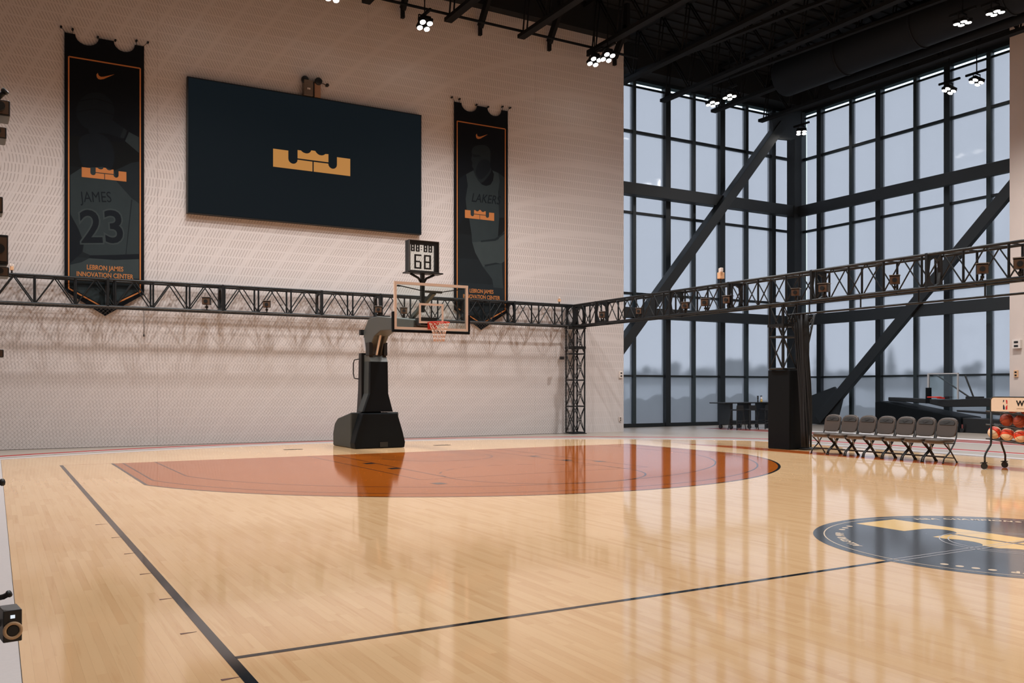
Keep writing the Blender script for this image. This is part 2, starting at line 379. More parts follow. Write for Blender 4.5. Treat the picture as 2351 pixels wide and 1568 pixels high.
# ceiling: deck with ribs, joists with webs, cross rod
ce = thing('ceiling', 'black exposed metal deck ceiling with joists and rails', 'ceiling', (0, 0, CZ), kind='structure')
MB().span((XL, YF, CZ), (XR + .6, YB + .6, CZ + .2)).build('roof_deck', M_CEIL, ce)
x = XL
mb = MB()
for i in range(64):
    y = YF + i * (YB - YF) / 64; mb.span((XL, y, CZ - .06), (XR, y + .18, CZ - .001))
tag(mb.build('deck_ribs', M_CEIL, ce), kind='stuff')
JX = [-5.2, -2.45, .3, 3.02, 5.74, 8.46, 11.18, 13.84, 16.59, 19.4, 22.1, 24.8, 27.5]
for jx in JX:
    j = MB(); s = -.062
    zb = lambda y: 13.02 + s * 0 - .0 * y
    y0, y1 = (5.4 if jx < XE else 8.2), -22
    MB().bar((jx, y0, 13.08), (jx, y1, 13.08), .26, .12).build('joist_bottom_chord', M_CEIL2, ce)
    MB().bar((jx, y0 + .3, 14.75), (jx, y1, 14.75), .22, .12).build('joist_top_chord', M_CEIL2, ce)
    w = MB(); y = y0 - .25; up = True
    while y > y1 + 1:
        for dxx in (-.07, .07):
            w.cyl((jx + dxx, y, 13.1), (jx + dxx, y - .28, 14.72), .028, 6) if up else w.cyl((jx + dxx, y, 14.72), (jx + dxx, y - 1.1, 13.1), .028, 6)
        y -= .28 if up else 1.1; up = not up
    w.build('joist_web', M_CEIL2, ce)
for jx in JX[:-4]:
    # short hanger brackets between joists, at the wall
    b = MB(); bx = jx + 1.36
    b.bar((bx, 5.80, 13.30), (bx, 5.1, 14.2), .12, .26); b.bar((bx, 5.1, 14.1), (bx, 5.1, 14.95), .12, .2, (0, 1, 0)); b.bar((bx, 5.80, 13.02), (bx, 5.80, 13.35), .10, .12, (0, 1, 0)); b.build('roof_bracket', M_CEIL2, ce)
MB().span((XL, 5.62, 13.97), (XE, WB - .005, CZ - .001)).build('edge_beam', M_CEIL, ce)
MB().cyl((XL, 5.2, 13.19), (XE, 5.2, 13.19), .045, 8).build('bridging_rod', M_CEIL2, ce)
for yy in (1.0, -4.5, -10):
    MB().cyl((XL, yy, 14.2), (XR, yy, 14.2), .05, 8).build('bridging_rod', M_CEIL2, ce)
for (a, b, r) in (((1474.8, 160), (1897.6, 0), .07), ((1640, 190), (2050, 40), .05)):
    p, q = onZ(*a, 13.3), onZ(*b, 13.3); d = (q - p)
    MB().bar(p - d * .15, q + d * .8, .16, .1).build('ceiling_rail', M_CEIL2, ce)
# dark soffit above the window heads
tag(MB().span((XE - .2, YB - .9, 13.95), (XR, YB + .3, CZ)).build('trim_1', M_CEIL), 'black soffit above the left windows', 'soffit', kind='structure')
tag(MB().span((XR - .9, -1.7, 13.95), (XR + .3, YB - .9, CZ)).build('trim_2', M_CEIL), 'black soffit above the right windows', 'soffit', kind='structure')
tag(MB().span((XW - .9, -26, 14.5), (XW - .01, -1.8, CZ)).build('trim_3', M_CEIL), 'black soffit above the pale right wall', 'soffit', kind='structure')
# spiral duct
du = thing('air_duct', 'fat black round air duct hung under the ceiling beyond the court', 'duct', (24.4, 4.2, 13.4))
MB().cyl((25.1, 4.6, 13.45), (25.4, -16, 13.45), .72, 28).build('duct_tube', M_DUCT, du, bevel=.05)
for yy in (1.8, -1.2, -4.2, -7.2):
    t_ = (4.6 - yy) / 20.6; xx = 25.1 + .3 * t_
    MB().cyl((xx, yy, 13.45), (xx + .002, yy - .07, 13.45), .75, 28).build('duct_flange', M_DUCT, du)
    rod('duct_hanger', (xx, yy - .5, 14.1), (xx, yy - .5, 14.95), .02, M_CEIL2, du)
MB().cyl((26.3, 3.4, 13.0), (26.5, -10, 13.0), .16, 12).build('duct_pipe', M_DUCT, du)

# ------------------------------------------------------------------ windows
def window(name, label, axis, plane, cols, zrows, lo, hi, gap):
    """axis 0: wall runs along X at y=plane; axis 1: runs along Y at x=plane; cols: (pos, width)"""
    cols = sorted(cols)
    w = thing(name, label, 'window', ((lo + hi) / 2, plane, 0) if axis == 0 else (plane, (lo + hi) / 2, 0), kind='structure')
    def P(u, d, z): return (u, plane + d, z) if axis == 0 else (plane + d, u, z)
    for u, wd in cols:
        m = M_MULLD if wd > .2 else M_MULL
        spanb('mullion', P(u - wd / 2, -.12 if wd < .2 else -.18, 0), P(u + wd / 2, .10, 13.83), m, w)
    us = [lo] + [c[0] for c in cols if lo < c[0] < hi] + [hi]
    ws = [0] + [c[1] for c in cols if lo < c[0] < hi] + [0]
    for z, h in zrows:
        for k in range(len(us) - 1):
            spanb('transom', P(us[k] + ws[k] / 2, -.10, z - h / 2), P(us[k + 1] - ws[k + 1] / 2, .06, z + h / 2), M_MULLD, w)
    zs = [(0.13, 0)] + sorted(z for z in zrows if z[0] > .3) + [(13.62, 0)]
    for k in range(len(us) - 1):
        for r in range(len(zs) - 1):
            g_ = gap if k == len(us) - 2 else 0
            MB().span(P(us[k] + ws[k] / 2, 0, zs[r][0] + zs[r][1] / 2), P(us[k + 1] - ws[k + 1] / 2 - g_, .012, zs[r + 1][0] - zs[r + 1][1] / 2)).build('pane', M_SHADE, w)
            if g_: MB().span(P(us[k + 1] - g_, 0, zs[r][0] + zs[r][1] / 2), P(us[k + 1], .012, zs[r + 1][0] - zs[r + 1][1] / 2)).build('clear_pane', M_CLEAR, w)
        MB().span(P(us[k] + ws[k] / 2, -.02, 13.60), P(us[k + 1] - ws[k + 1] / 2, .03, 13.68)).build('shade_rail', M_MULLD, w)
        MB().span(P(us[k] + ws[k] / 2, .03, 13.68), P(us[k + 1] - ws[k + 1] / 2, .035, 13.80)).build('clear_pane', M_CLEAR, w)
    MB().span(P(lo, -.2, 13.80), P(hi, .1, 13.98)).build('window_head', M_MULLD, w)
    MB().span(P(lo, -.14, -.02), P(hi, .12, .13)).build('window_sill', M_MULLD, w)
    return w
ROWS = [(11.80, .10), (8.56, .09), (5.33, .09), (2.04, .07)]
LC = [(onY(x, 892, YB).x, wd) for x, wd in ((1453, .15), (1528, .25), (1590, .15), (1653, .27), (1711, .16), (1770, .24))]
window('window_1', 'tall left wall of glass panes behind the grey floor', 0, YB, [(19.5, .34)] + LC, ROWS, XE - .15, XR - .35, 0)
RC = [(onX(x, 892, XR).y, wd) for x, wd in ((1886, .23), (1957, .15), (2022, .24), (2105, .15), (2180, .24), (2274, .17))]
window('window_2', 'tall right wall of glass panes behind the folded hoop', 1, XR, RC, ROWS, -1.6, YB - .35, .13)
# steel frame in front of the glass
cl = tag(MB().span((29.22, 7.86, 0), (29.66, 8.3, CZ - .05)).build('corner_column', M_STEEL, bevel=.01), 'black steel column in the corner between the two window walls', 'column', kind='structure')
tag(MB().span((XR - .35, YB - .35, 0), (XR + .1, YB + .1, CZ)).build('trim_4', M_STEEL), 'black corner post joining the two window walls', 'corner post', kind='structure')
def slab(name, label, a, b, cat='beam'):
    return tag(MB().span(a, b).build(name, M_STEEL, bevel=.008), label, cat, kind='structure')
slab('steel_beam', 'upper horizontal black steel beam across the left windows', (XE - .2, 7.9, 9.10), (29.22, 8.3, 9.56))
slab('steel_beam', 'lower horizontal black steel beam across the left windows', (XE - .2, 7.9, 4.30), (29.22, 8.3, 4.70))
slab('steel_beam', 'upper horizontal black steel beam across the right windows', (29.45, -1.7, 9.08), (29.66, 7.86, 9.54))
slab('steel_beam', 'lower horizontal black steel beam across the right windows', (29.45, -1.7, 4.29), (29.66, 7.86, 4.74))
p, q = onY(1437, 780, 7.85), onY(1792, 287, 7.85); d = (p - q).normalized()
tag(MB().bar(p + d * 2.5, q, .40, .40, (0, 1, 0)).build('diagonal_brace', M_STEEL, bevel=.01), 'black diagonal steel brace rising across the left windows to the corner', 'brace', kind='structure')
p, q = onX(1893, 948, 29.42), onX(2318, 437, 29.42); d = (q - p).normalized()
tag(MB().bar(p - d * .4, q + d * .3, .42, .22, (1, 0, 0)).build('diagonal_brace', M_STEEL, bevel=.01), 'black diagonal steel brace rising across the right windows', 'brace', kind='structure')
tag(MB().prism([onX(x, y, 29.4) for x, y in ((1836, 918), (1915, 888), (1934, 912), (1922, 962), (1900, 972), (1836, 972))], (.10, 0, 0)).build('gusset_plate', M_STEEL), 'black steel foot plate where the right brace meets the floor', 'plate', kind='structure')
tag(MB().prism([onY(x, y, 7.7) for x, y in ((1770, 258), (1848, 258), (1846, 312), (1816, 322), (1778, 318))], (0, .12, 0)).build('gusset_plate', M_STEEL), 'black steel plate at the top of the corner column', 'plate', kind='structure')

# ------------------------------------------------------------------ outside
def hmat(name, c): return mat(name, lin(c), .9, spec=.1, noise=.25, nscale=.6)
M_LAWN = hmat('dull_lawn', (56, 78, 74)); M_TREE = hmat('misty_foliage', (46, 60, 58)); M_TREE2 = hmat('grey_green_shrub', (34, 52, 48)); M_BARK = hmat('bark', (80, 74, 70)); M_BLDG = hmat('pale_render', (225, 228, 232))
M_ASPH = hmat('wet_asphalt', (128, 136, 140))
tag(MB().span((-60, YB + .5, -.9), (260, 260, -.5)).build('ground', M_LAWN), 'grey green lawn outside beyond the windows', 'ground', kind='structure')
tag(MB().span((XR + .5, -120, -.9), (260, YB + .5, -.5)).build('ground', M_LAWN), 'grey green lawn outside the right windows', 'ground', kind='structure')
def tree(px, base_t, hpx, wpx, label, conifer=False):
    d = ray(px, HOR); P = CAM + d * base_t; top = CAMH + (HOR - hpx) * base_t / FPX; wdt = wpx * base_t / FPX
    P.z = -.5
    t = thing('conifer_tree' if conifer else 'leafy_tree', label, 'tree', P, 'misty trees outside')
    MB().cyl(P, P + Vector((0, 0, (top + .5) * .45)), .22, 8, .14).build('trunk', M_BARK, t)
    mb = MB(); rnd = random.Random(int(px))
    if conifer:
        for k in range(5):
            z0 = .5 + (top - .5) * (.10 + .19 * k); r = wdt / 2 * (1 - .18 * k)
            mb.lathe([(r * .5, 0), (r, .1), (r * .55, (top) * .16), (.05, (top) * .30)], (P.x, P.y, z0 - .5), 14)
    else:
        for k in range(14):
            a = rnd.random() * 6.28; rr = rnd.random() ** .5 * wdt * .34; zz = top * (.45 + .42 * rnd.random()); r = wdt * (.18 + .12 * rnd.random())
            ic = [(r * math.sin(math.pi * i / 6) + .001, -r * math.cos(math.pi * i / 6)) for i in range(7)]
            mb.lathe(ic, (P.x + rr * math.cos(a), P.y + rr * math.sin(a), min(zz, top - r * .8)), 9)
    mb.build('crown', M_TREE, t)
for px, t, hp, wp, lb, cn in (
        (1476, 95, 838, 46, 'low round tree outside behind the first left window bay', 0), (1545, 100, 830, 50, 'round misty tree outside behind the second thick left mullion', 0),
        (1600, 110, 846, 60, 'low misty tree outside between the second and third left window bays', 0), (1690, 92, 822, 74, 'tall round misty tree outside above the bar table', 0),
        (1738, 110, 838, 60, 'broad misty tree outside just left of the padded column', 0),
        (1884, 90, 782, 62, 'tall pointed misty tree outside right of the padded column', 1), (1950, 110, 842, 60, 'low misty tree outside behind the foot of the right brace', 0),
        (2045, 95, 800, 56, 'pointed misty tree outside in the middle of the right windows', 1), (2100, 120, 846, 50, 'small misty tree outside left of the folded hoop', 0),
        (2168, 120, 838, 44, 'small round misty tree outside above the folded hoop board', 0), (2232, 95, 822, 44, 'squarish misty tree outside above the folded hoop base', 0), (2300, 130, 852, 70, 'low misty tree outside at the far right pane', 0)):
    tree(px, t, hp, wp, lb, cn)
def hedge(name, label, p0, p1, h, dep, m, cat, seed):
    rnd = random.Random(seed); mb = MB(); p0, p1 = Vector(p0), Vector(p1); n = max(6, int((p1 - p0).length / 1.2))
    for i in range(n):
        c = p0.lerp(p1, (i + .5) / n); r = (p1 - p0).length / n * .8; hh = h * (.8 + .35 * rnd.random())
        mb.lathe([(r * .8, 0), (r, hh * .4), (r * .8, hh * .8), (r * .3, hh)], (c.x, c.y, -.5), 9)
    o = mb.build(name, m); tag(o, label, cat, kind='stuff')
def gp(px, t): v = CAM + ray(px, HOR) * t; return (v.x, v.y, -.5)
hedge('treeline', 'long misty treeline far outside the left windows', gp(1330, 150), gp(1860, 150), 5.0, 2, M_TREE, 'treeline', 1)
hedge('treeline', 'long misty treeline far outside the right windows', gp(1885, 158), gp(2500, 150), 4.6, 2, M_TREE, 'treeline', 2)
hedge('shrubbery', 'grey green shrubbery outside behind the left windows', gp(1425, 45), gp(1800, 45), 1.75, 1, M_TREE2, 'shrubs', 3)
hedge('shrubbery', 'grey green shrubbery outside behind the right windows', gp(1850, 42), gp(2330, 48), 1.3, 1, M_TREE2, 'shrubs', 4)
for a, b, t, z0, z1, lb in ((1440, 1820, 80, .0, 1.95, 'long low white building outside the left windows'), (1960, 2090, 70, -.3, 1.5, 'low white building outside left of the folded hoop'), (2215, 2300, 70, -.3, 1.5, 'low white building outside behind the folded hoop')):
    p, q = Vector(gp(a, t)), Vector(gp(b, t)); B = thing('low_building', lb, 'building', p.lerp(q, .5))
    MB().bar((p.x, p.y, z1 / 2 - .25), (q.x, q.y, z1 / 2 - .25), 4, z1 + .5).build('wall', M_BLDG, B)
    MB().bar((p.x, p.y, z1 + .06), (q.x, q.y, z1 + .06), 4.4, .12).build('roof', M_ASPH, B)

# ------------------------------------------------------------------ court
EDGE = spline([(-1.05, 2.13), (.25, 2.74), (1.69, 3.28), (2.95, 3.66), (5.25, 4.10), (6.95, 4.25), (9.22, 4.05), (11.5, 3.55), (13.66, 2.70), (15.38, 1.74), (16.35, 1.0), (17.4, 0.02), (18.15, -1.1), (18.3, -2.6)], 6) + [Vector((18.2, -7.4, 0)), Vector((18.0, -9, 0)), Vector((18.0, -25, 0))]
def edge_y(x):
    best = None
    for a, b in zip(EDGE, EDGE[1:]):
        if a.x <= x <= b.x and b.x > a.x: return a.y + (b.y - a.y) * (x - a.x) / (b.x - a.x)
    return EDGE[0].y if x < EDGE[0].x else -1.5
XC0, XC1, YC0 = -1.03, 18.0, -24.6
ct = thing('floor', 'glossy maple basketball court floor', 'floor', (7.5, -10, 0), kind='structure')
mb = MB()
poly = [Vector((XC0, YC0, -.019))] + [Vector((max(XC0, p.x), p.y, -.019)) for p in EDGE[:-3]] + [Vector((XC1, -5, -.019)), Vector((XC1, YC0, -.019))]
mb.prism(poly, (0, 0, .011)); mb.build('court_base', mat('dark_joint', lin((170, 125, 84)), .5), ct)
PW = .0572; near = []; rest = MB()
x = XC0; i = 0
while x < XC1 - PW:
    x0, x1 = x, x + PW; yt = edge_y((x0 + x1) / 2); y = YC0 + random.random() * .9 - .9
    while y < yt:
        y2 = y + random.choice((.35, .5, .6, .8, .9, 1.1, 1.4)); a, b = max(y, YC0), min(y2, yt)
        if b - a > .03:
            c = Vector(((x0 + x1) / 2, (a + b) / 2, 0)); dd = (c - CAM); zz = dd.dot(FW)
            if zz > 3.2:
                sx = CXP + FPX * dd.dot(RT) / zz; sy = HOR + FPX * CAMH / zz
                if -60 < sx < 2420 and sy < 1640: near.append((-(b - a) / zz ** 3, x0, x1, a, b)); y = y2; continue
            rest.span((x0 + .00012, a + .00012, -.008), (x1 - .00012, b - .00012, 0))
        y = y2
    x += PW
near.sort()
for q, x0, x1, a, b in near[300:]: rest.span((x0 + .00012, a + .00012, -.008), (x1 - .00012, b - .00012, 0))
tag(rest.build('planks', M_WOOD, ct), kind='stuff')
for q, x0, x1, a, b in near[:300]: spanb('plank', (x0 + .00012, a + .00012, -.008), (x1 - .00012, b - .00012, 0), M_WOOD, ct)
Z1, Z2, Z3 = .0006, .0012, .0018
AC, AR = (7.42, -2.34), 6.935
def three(r, xs0, xs1, y0, c=AC, n=72):
    a1 = math.pi + math.asin(min(.999, 0)) ;
    yl = c[1] - math.sqrt(max(0, r * r - (xs0 - c[0]) ** 2)); yr = c[1] - math.sqrt(max(0, r * r - (xs1 - c[0]) ** 2))
    t0 = math.atan2(yl - c[1], xs0 - c[0]); t1 = math.atan2(yr - c[1], xs1 - c[0])
    if t0 > 0: t0 -= 2 * math.pi
    if t1 > 0: t1 -= 2 * math.pi
    return [Vector((xs0, y0, 0))] + arc(c, r, t0, t1, n) + [Vector((xs1, y0, 0))]
T = three(AR, .93, 14.0, -.06)
MB().poly([Vector((p.x, p.y, Z1)) for p in T]).build('three_point_area', M_STAIN, ct)
strip(MB(), T, .05, Z2).build('three_point_line', M_LINE, ct)
strip(MB(), three(6.52, 1.13, 13.75, -.06), .03, Z2).build('inner_arc_line', M_LINE, ct)
strip(MB(), three(5.86, 1.75, 13.1, -.06, (7.42, -2.1)), .03, Z2).build('inner_arc_line', M_LINE, ct)
strip(MB(), [Vector((0.0, -.03, 0)), Vector((0.0, YC0, 0))], .063, Z2).build('sideline_marking', M_LINE, ct)
strip(MB(), [Vector((0.03, -14.80, 0)), Vector((7.59 - 1.88, -14.78, 0))], .05, Z2).build('half_court_line', M_LINE, ct)
strip(MB(), [Vector((.04, -.04, 0)), Vector((.93, -.06, 0))], .02, Z2).build('baseline_marking', M_STAIN2, ct)
MB().poly([Vector(p) for p in ((15.28, -.7, Z1), (15.28, YC0, Z1), (15.95, YC0, Z1), (15.95, -2.2, Z1))]).build('sideline_band', M_STAIN2, ct)
strip(MB(), [Vector(p) for p in ((5.0, -.06, 0), (5.03, -6.19, 0), (9.87, -6.19, 0), (9.87, -.06, 0))], .03, Z2).build('lane_line', M_LINE, ct)
for xx in (5.6, 9.3): strip(MB(), [Vector((xx, -.06, 0)), Vector((xx, -6.19, 0))], .03, Z2).build('lane_line', M_LINE, ct)
strip(MB(), arc((7.45, -6.19), 1.85, math.pi, 2 * math.pi, 40), .03, Z2).build('free_throw_circle', M_LINE, ct)
dash = MB()
for k in range(9): strip(dash, arc((7.45, -6.19), 1.85, math.pi * (k * 2 + .4) / 18, math.pi * (k * 2 + 1.4) / 18, 4), .03, Z2)
dash.build('dashed_free_throw_circle', M_LINE, ct)
strip(MB(), arc((7.45, -1.64), 1.28, math.pi, 2 * math.pi, 30), .03, Z2).build('restricted_arc', M_LINE, ct)
for xx, yy in ((5.47, -2.68), (5.47, -4.0), (9.43, -2.68), (9.43, -4.0), (5.05, -6.9), (9.85, -4.6)):
    MB().box((xx, yy, Z2), (.20, .26, .0002)).build('lane_block', M_LINE, ct)
tick = MB()
for px, py, w_ in ((508, 1562, .10), (414, 1456, .10), (366, 1377, .10), (321, 1319, .10), (285, 1272, .10), (256, 1235, .10), (219, 1205, .13)):
    P = onZ(px, py); tick.add([(P.x, P.y - .014, Z2), (P.x + w_, P.y + .004, Z2), (P.x + w_, P.y + .010, Z2), (P.x, P.y + .018, Z2)], [(0, 1, 2, 3)])
tick.build('coaching_hash_mark', mat('dark_brown_paint', lin((92, 44, 30)), .2), ct)
# centre logo
LC0 = Vector((7.59, -14.78, 0)); disc = arc(LC0, 1.88, 0, 2 * math.pi, 96)[:-1]
MB().poly([Vector((p.x, p.y, Z2)) for p in disc]).build('centre_disc', M_GREYLOGO, ct)
strip(MB(), arc(LC0, 1.77, 0, 2 * math.pi, 96), .012, Z3).build('centre_disc_ring', M_TEXTFLOOR, ct)
rg = MB()
for r_ in (.66, .58): strip(rg, arc(LC0, r_, 0, 2 * math.pi, 64), .012, Z3 + .0006)
rg.build('jump_ring', M_WHITEFLOOR, ct)
hl = MB()
for dy in (-.035, .035): strip(hl, [LC0 + Vector((-1.86, dy, 0)), LC0 + Vector((1.86, dy, 0))], .012, Z3 + .0006)
hl.build('half_court_outline', M_WHITEFLOOR, ct)
def slot_arc(cu, cv, ru, rv, n=8): return [(cu - ru * math.cos(math.pi * i / n), cv - rv * math.sin(math.pi * i / n)) for i in range(n + 1)]
CROWN = [
    [(0, 0), (0, 1.01), (.19, 1.01), (.19, .56)] + slot_arc(.249, .56, .059, .26)[1:-1] + [(.308, .565), (.499, .56), (.499, 0)],
    [(.515, 0), (.515, .56), (.706, .565)] + slot_arc(.764, .56, .058, .26)[1:-1] + [(.822, .56), (.822, 1.01), (1, 1.01), (1, 0)],
    [(.308, .645), (.308, 1.115), (.352, 1.115)] + [(.362, 1.07), (.38, 1.02), (.405, .99), (.430, .99), (.455, 1.03), (.472, 1.10), (.484, 1.20)] + [(.535, 1.20), (.548, 1.12), (.568, 1.04), (.59, .995), (.622, .99), (.648, 1.03), (.668, 1.10)] + [(.708, 1.115), (.708, .645)]]
def crown(fn, ext=None):
    mb = MB()
    for p in CROWN:
        pts = [fn(u, v) for u, v in p]
        mb.prism(pts, ext) if ext else mb.poly(pts)
    return mb
def tri_fill(o):
    bm = bmesh.new(); bm.from_mesh(o.data); bmesh.ops.triangulate(bm, faces=[f for f in bm.faces if len(f.verts) > 4]); bm.to_mesh(o.data); bm.free(); return o
tri_fill(crown(lambda u, v: LC0 + Vector((.36 - .65 * v, 1.63 - 3.26 * u, Z3))).build('crown_logo', M_GOLDFLOOR, ct))
def arc_text(mb, txt, r, a_mid, size, gap=1.0):
    widths = []
    for ch in txt:
        if ch == ' ': widths.append(size * .38); continue
        vs, fs = glyphs(ch, size, align='LEFT'); widths.append((max(v.x for v in vs) if vs else .2 * size) + size * .12)
    tot = sum(widths) / r; a = a_mid + tot / 2
    for ch, w_ in zip(txt, widths):
        ac = a - w_ / 2 / r; a -= w_ / r
        if ch == ' ': continue
        er = Vector((math.cos(ac), math.sin(ac), 0)); ex = Vector((math.sin(ac), -math.cos(ac), 0))
        vs, fs = glyphs(ch, size, align='LEFT', bold=.006); mx = max(v.x for v in vs)
        mb.add([LC0 + er * (r + v.y) + ex * (v.x - mx / 2) + Vector((0, 0, Z3)) for v in vs], fs)
    return mb
tx = MB()
arc_text(tx, 'NBA CHAMPION', 1.58, R(50), .125); arc_text(tx, 'ALL-STAR MVP', 1.58, R(142), .105); arc_text(tx, 'NBA MVP', 1.58, R(221), .125)
for a_ in (29, 23, 17, 192, 196.5, 201, 205.5, 119, 114, 109):
    c = LC0 + Vector((math.cos(R(a_)), math.sin(R(a_)), 0)) * 1.62; tx.poly([Vector((p.x, p.y, Z3)) for p in arc(c, .035, 0, 2 * math.pi, 12)[:-1]])
tx.build('circle_lettering', M_TEXTFLOOR, ct)
# floor plates
for px, py in ((673, 1032), (1015, 1022)):
    P = onZ(px, py); t = thing('floor_anchor_plate', 'small dark metal floor plate on the court behind the baseline, ' + ('left of the hoop base' if px < 800 else 'right of the hoop base'), 'floor plate', P)
    MB().box((P.x, P.y, .002), (.46, .16, .003)).build('plate', M_BLACK, t); MB().box((P.x, P.y, .0045), (.34, .09, .002)).build('cover', M_STEEL, t)
# edge trim and track stripes (real strips laid on the grey floor)
ed = tag(strip(MB(), EDGE, .30, .004, .16).build('trim_5', M_EDGE), 'pale metal edge strip curving round the court', 'edge strip', kind='structure')
bm = bmesh.new(); bm.from_mesh(ed.data); g = bmesh.ops.extrude_face_region(bm, geom=bm.faces[:]); bmesh.ops.translate(bm, vec=(0, 0, -.024), verts=[v for v in g['geom'] if isinstance(v, bmesh.types.BMVert)]); bm.to_mesh(ed.data); bm.free()
tag(MB().span((XC0 - .13, YC0, -.02), (XC0 - .005, 2.1, .006)).build('trim_6', M_EDGE), 'pale metal edge strip along the left side of the court', 'edge strip', kind='structure')
tag(MB().span((XL, YC0, -.02), (XC0 - .135, 3.0, -.012)).build('floor', M_MARBLE), 'grey mottled walkway floor left of the court', 'floor', kind='structure')
red = spline([(-6, .5), (-1.04, 3.56), (.34, 4.23), (1.89, 4.8), (3.19, 5.12), (5.59, 5.44), (7.42, 5.5), (9.5, 5.42), (12, 4.95), (14.54, 4.05), (16.38, 2.95), (18.5, 1.1), (19.6, -.6), (20.0, -3), (20.0, -24)], 6)
strip(MB(), red, .34, -.016).build('track_stripe', M_RED, fl)
strip(MB(), red, .16, -.015, -.30).build('track_stripe', M_WHITEP, fl)
r2 = [Vector((23.2, 6.5, 0)), Vector((23.4, 3, 0)), Vector((23.6, -2, 0)), Vector((23.6, -24, 0))]
strip(MB(), r2, .34, -.016, .3).build('track_stripe', M_RED, fl); strip(MB(), r2, .34, -.016, -.35).build('track_stripe', M_RED, fl)
strip(MB(), r2, .5, -.016, 1.0).build('track_stripe', M_WHITEP, fl); strip(MB(), r2, .16, -.016, -.75).build('track_stripe', M_WHITEP, fl)

# ------------------------------------------------------------------ video screen and the emergency light above it
YS = 5.82
sc_ = thing('video_screen', 'large dark video screen showing a gold crown logo on the slotted wall', 'screen', (6.95, YS, 8.2))
a, b = onY(430, 178, YS), onY(968, 537, YS); za, zb_ = onY(968, 261, YS).z, onY(429, 491, YS).z
X0, X1, Zt, Zb = a.x, b.x, (a.z + za) / 2, (b.z + zb_) / 2
MB().span((X0, YS + .01, Zb), (X1, WB - .02, Zt)).build('cabinet', M_BLACK, sc_)
MB().span((X0 + .03, YS, Zb + .03), (X1 - .03, YS + .009, Zt - .03)).build('display', M_SCREEN, sc_)
u0, u1 = onY(627, 384, YS).x, onY(804, 403, YS).x; zl = (onY(627, 384, YS).z + onY(804, 403, YS).z) / 2; hh = (u1 - u0) * .221
tri_fill(crown(lambda u, v: Vector((u0 + (u1 - u0) * u, YS - .001, zl + hh * v)), (0, -.003, 0)).build('crown_logo', M_SCRGOLD, sc_))
e0, e1 = onY(695, 218, 5.9), onY(716, 188, 5.9)
em = thing('emergency_light', 'grey emergency light box with two black lamp heads above the video screen', 'emergency light', (e0.x, 5.9, Zt))
MB().span((e0.x, 5.76, Zt + .01), (e1.x, 5.97, e1.z)).build('housing', mat('grey_metal_box', lin((96, 84, 76)), .5), em, bevel=.012)
MB().span((e1.x + .01, 5.80, Zt + .01), (e1.x + .05, 5.97, e1.z - .03)).build('side_plate', M_BLACK, em)
MB().span((e1.x + .06, 5.84, Zt + .01), (onY(735, 200, 5.9).x, 5.97, e1.z - .02)).build('beige_box', M_BEIGE if False else mat('tan_metal_box', lin((150, 118, 95)), .5), em, bevel=.01)
MB().span((e0.x + .10, 5.75, Zt + .18), (e0.x + .13, 5.76, Zt + .23)).span((e0.x + .15, 5.75, Zt + .18), (e0.x + .18, 5.76, Zt + .23)).build('indicator', M_WHITED, em)
for px, py, r_ in ((700, 183, .11), (731, 187, .11), (751, 196, .05)):
    P = onY(px, py, 5.82); lh = MB().lathe([(r_ * .5, -.09), (r_, -.02), (r_, .04), (r_ * .8, .05)], (P.x, P.y, P.z), 14, 1); lh.build('lamp_head', M_BLACK, em)
rod('arm', onY(733, 189, 5.84), onY(749, 195, 5.84), .012, M_BLACK, em); rod('arm', onY(703, 181, 5.84), onY(716, 192, 5.86), .012, M_BLACK, em)

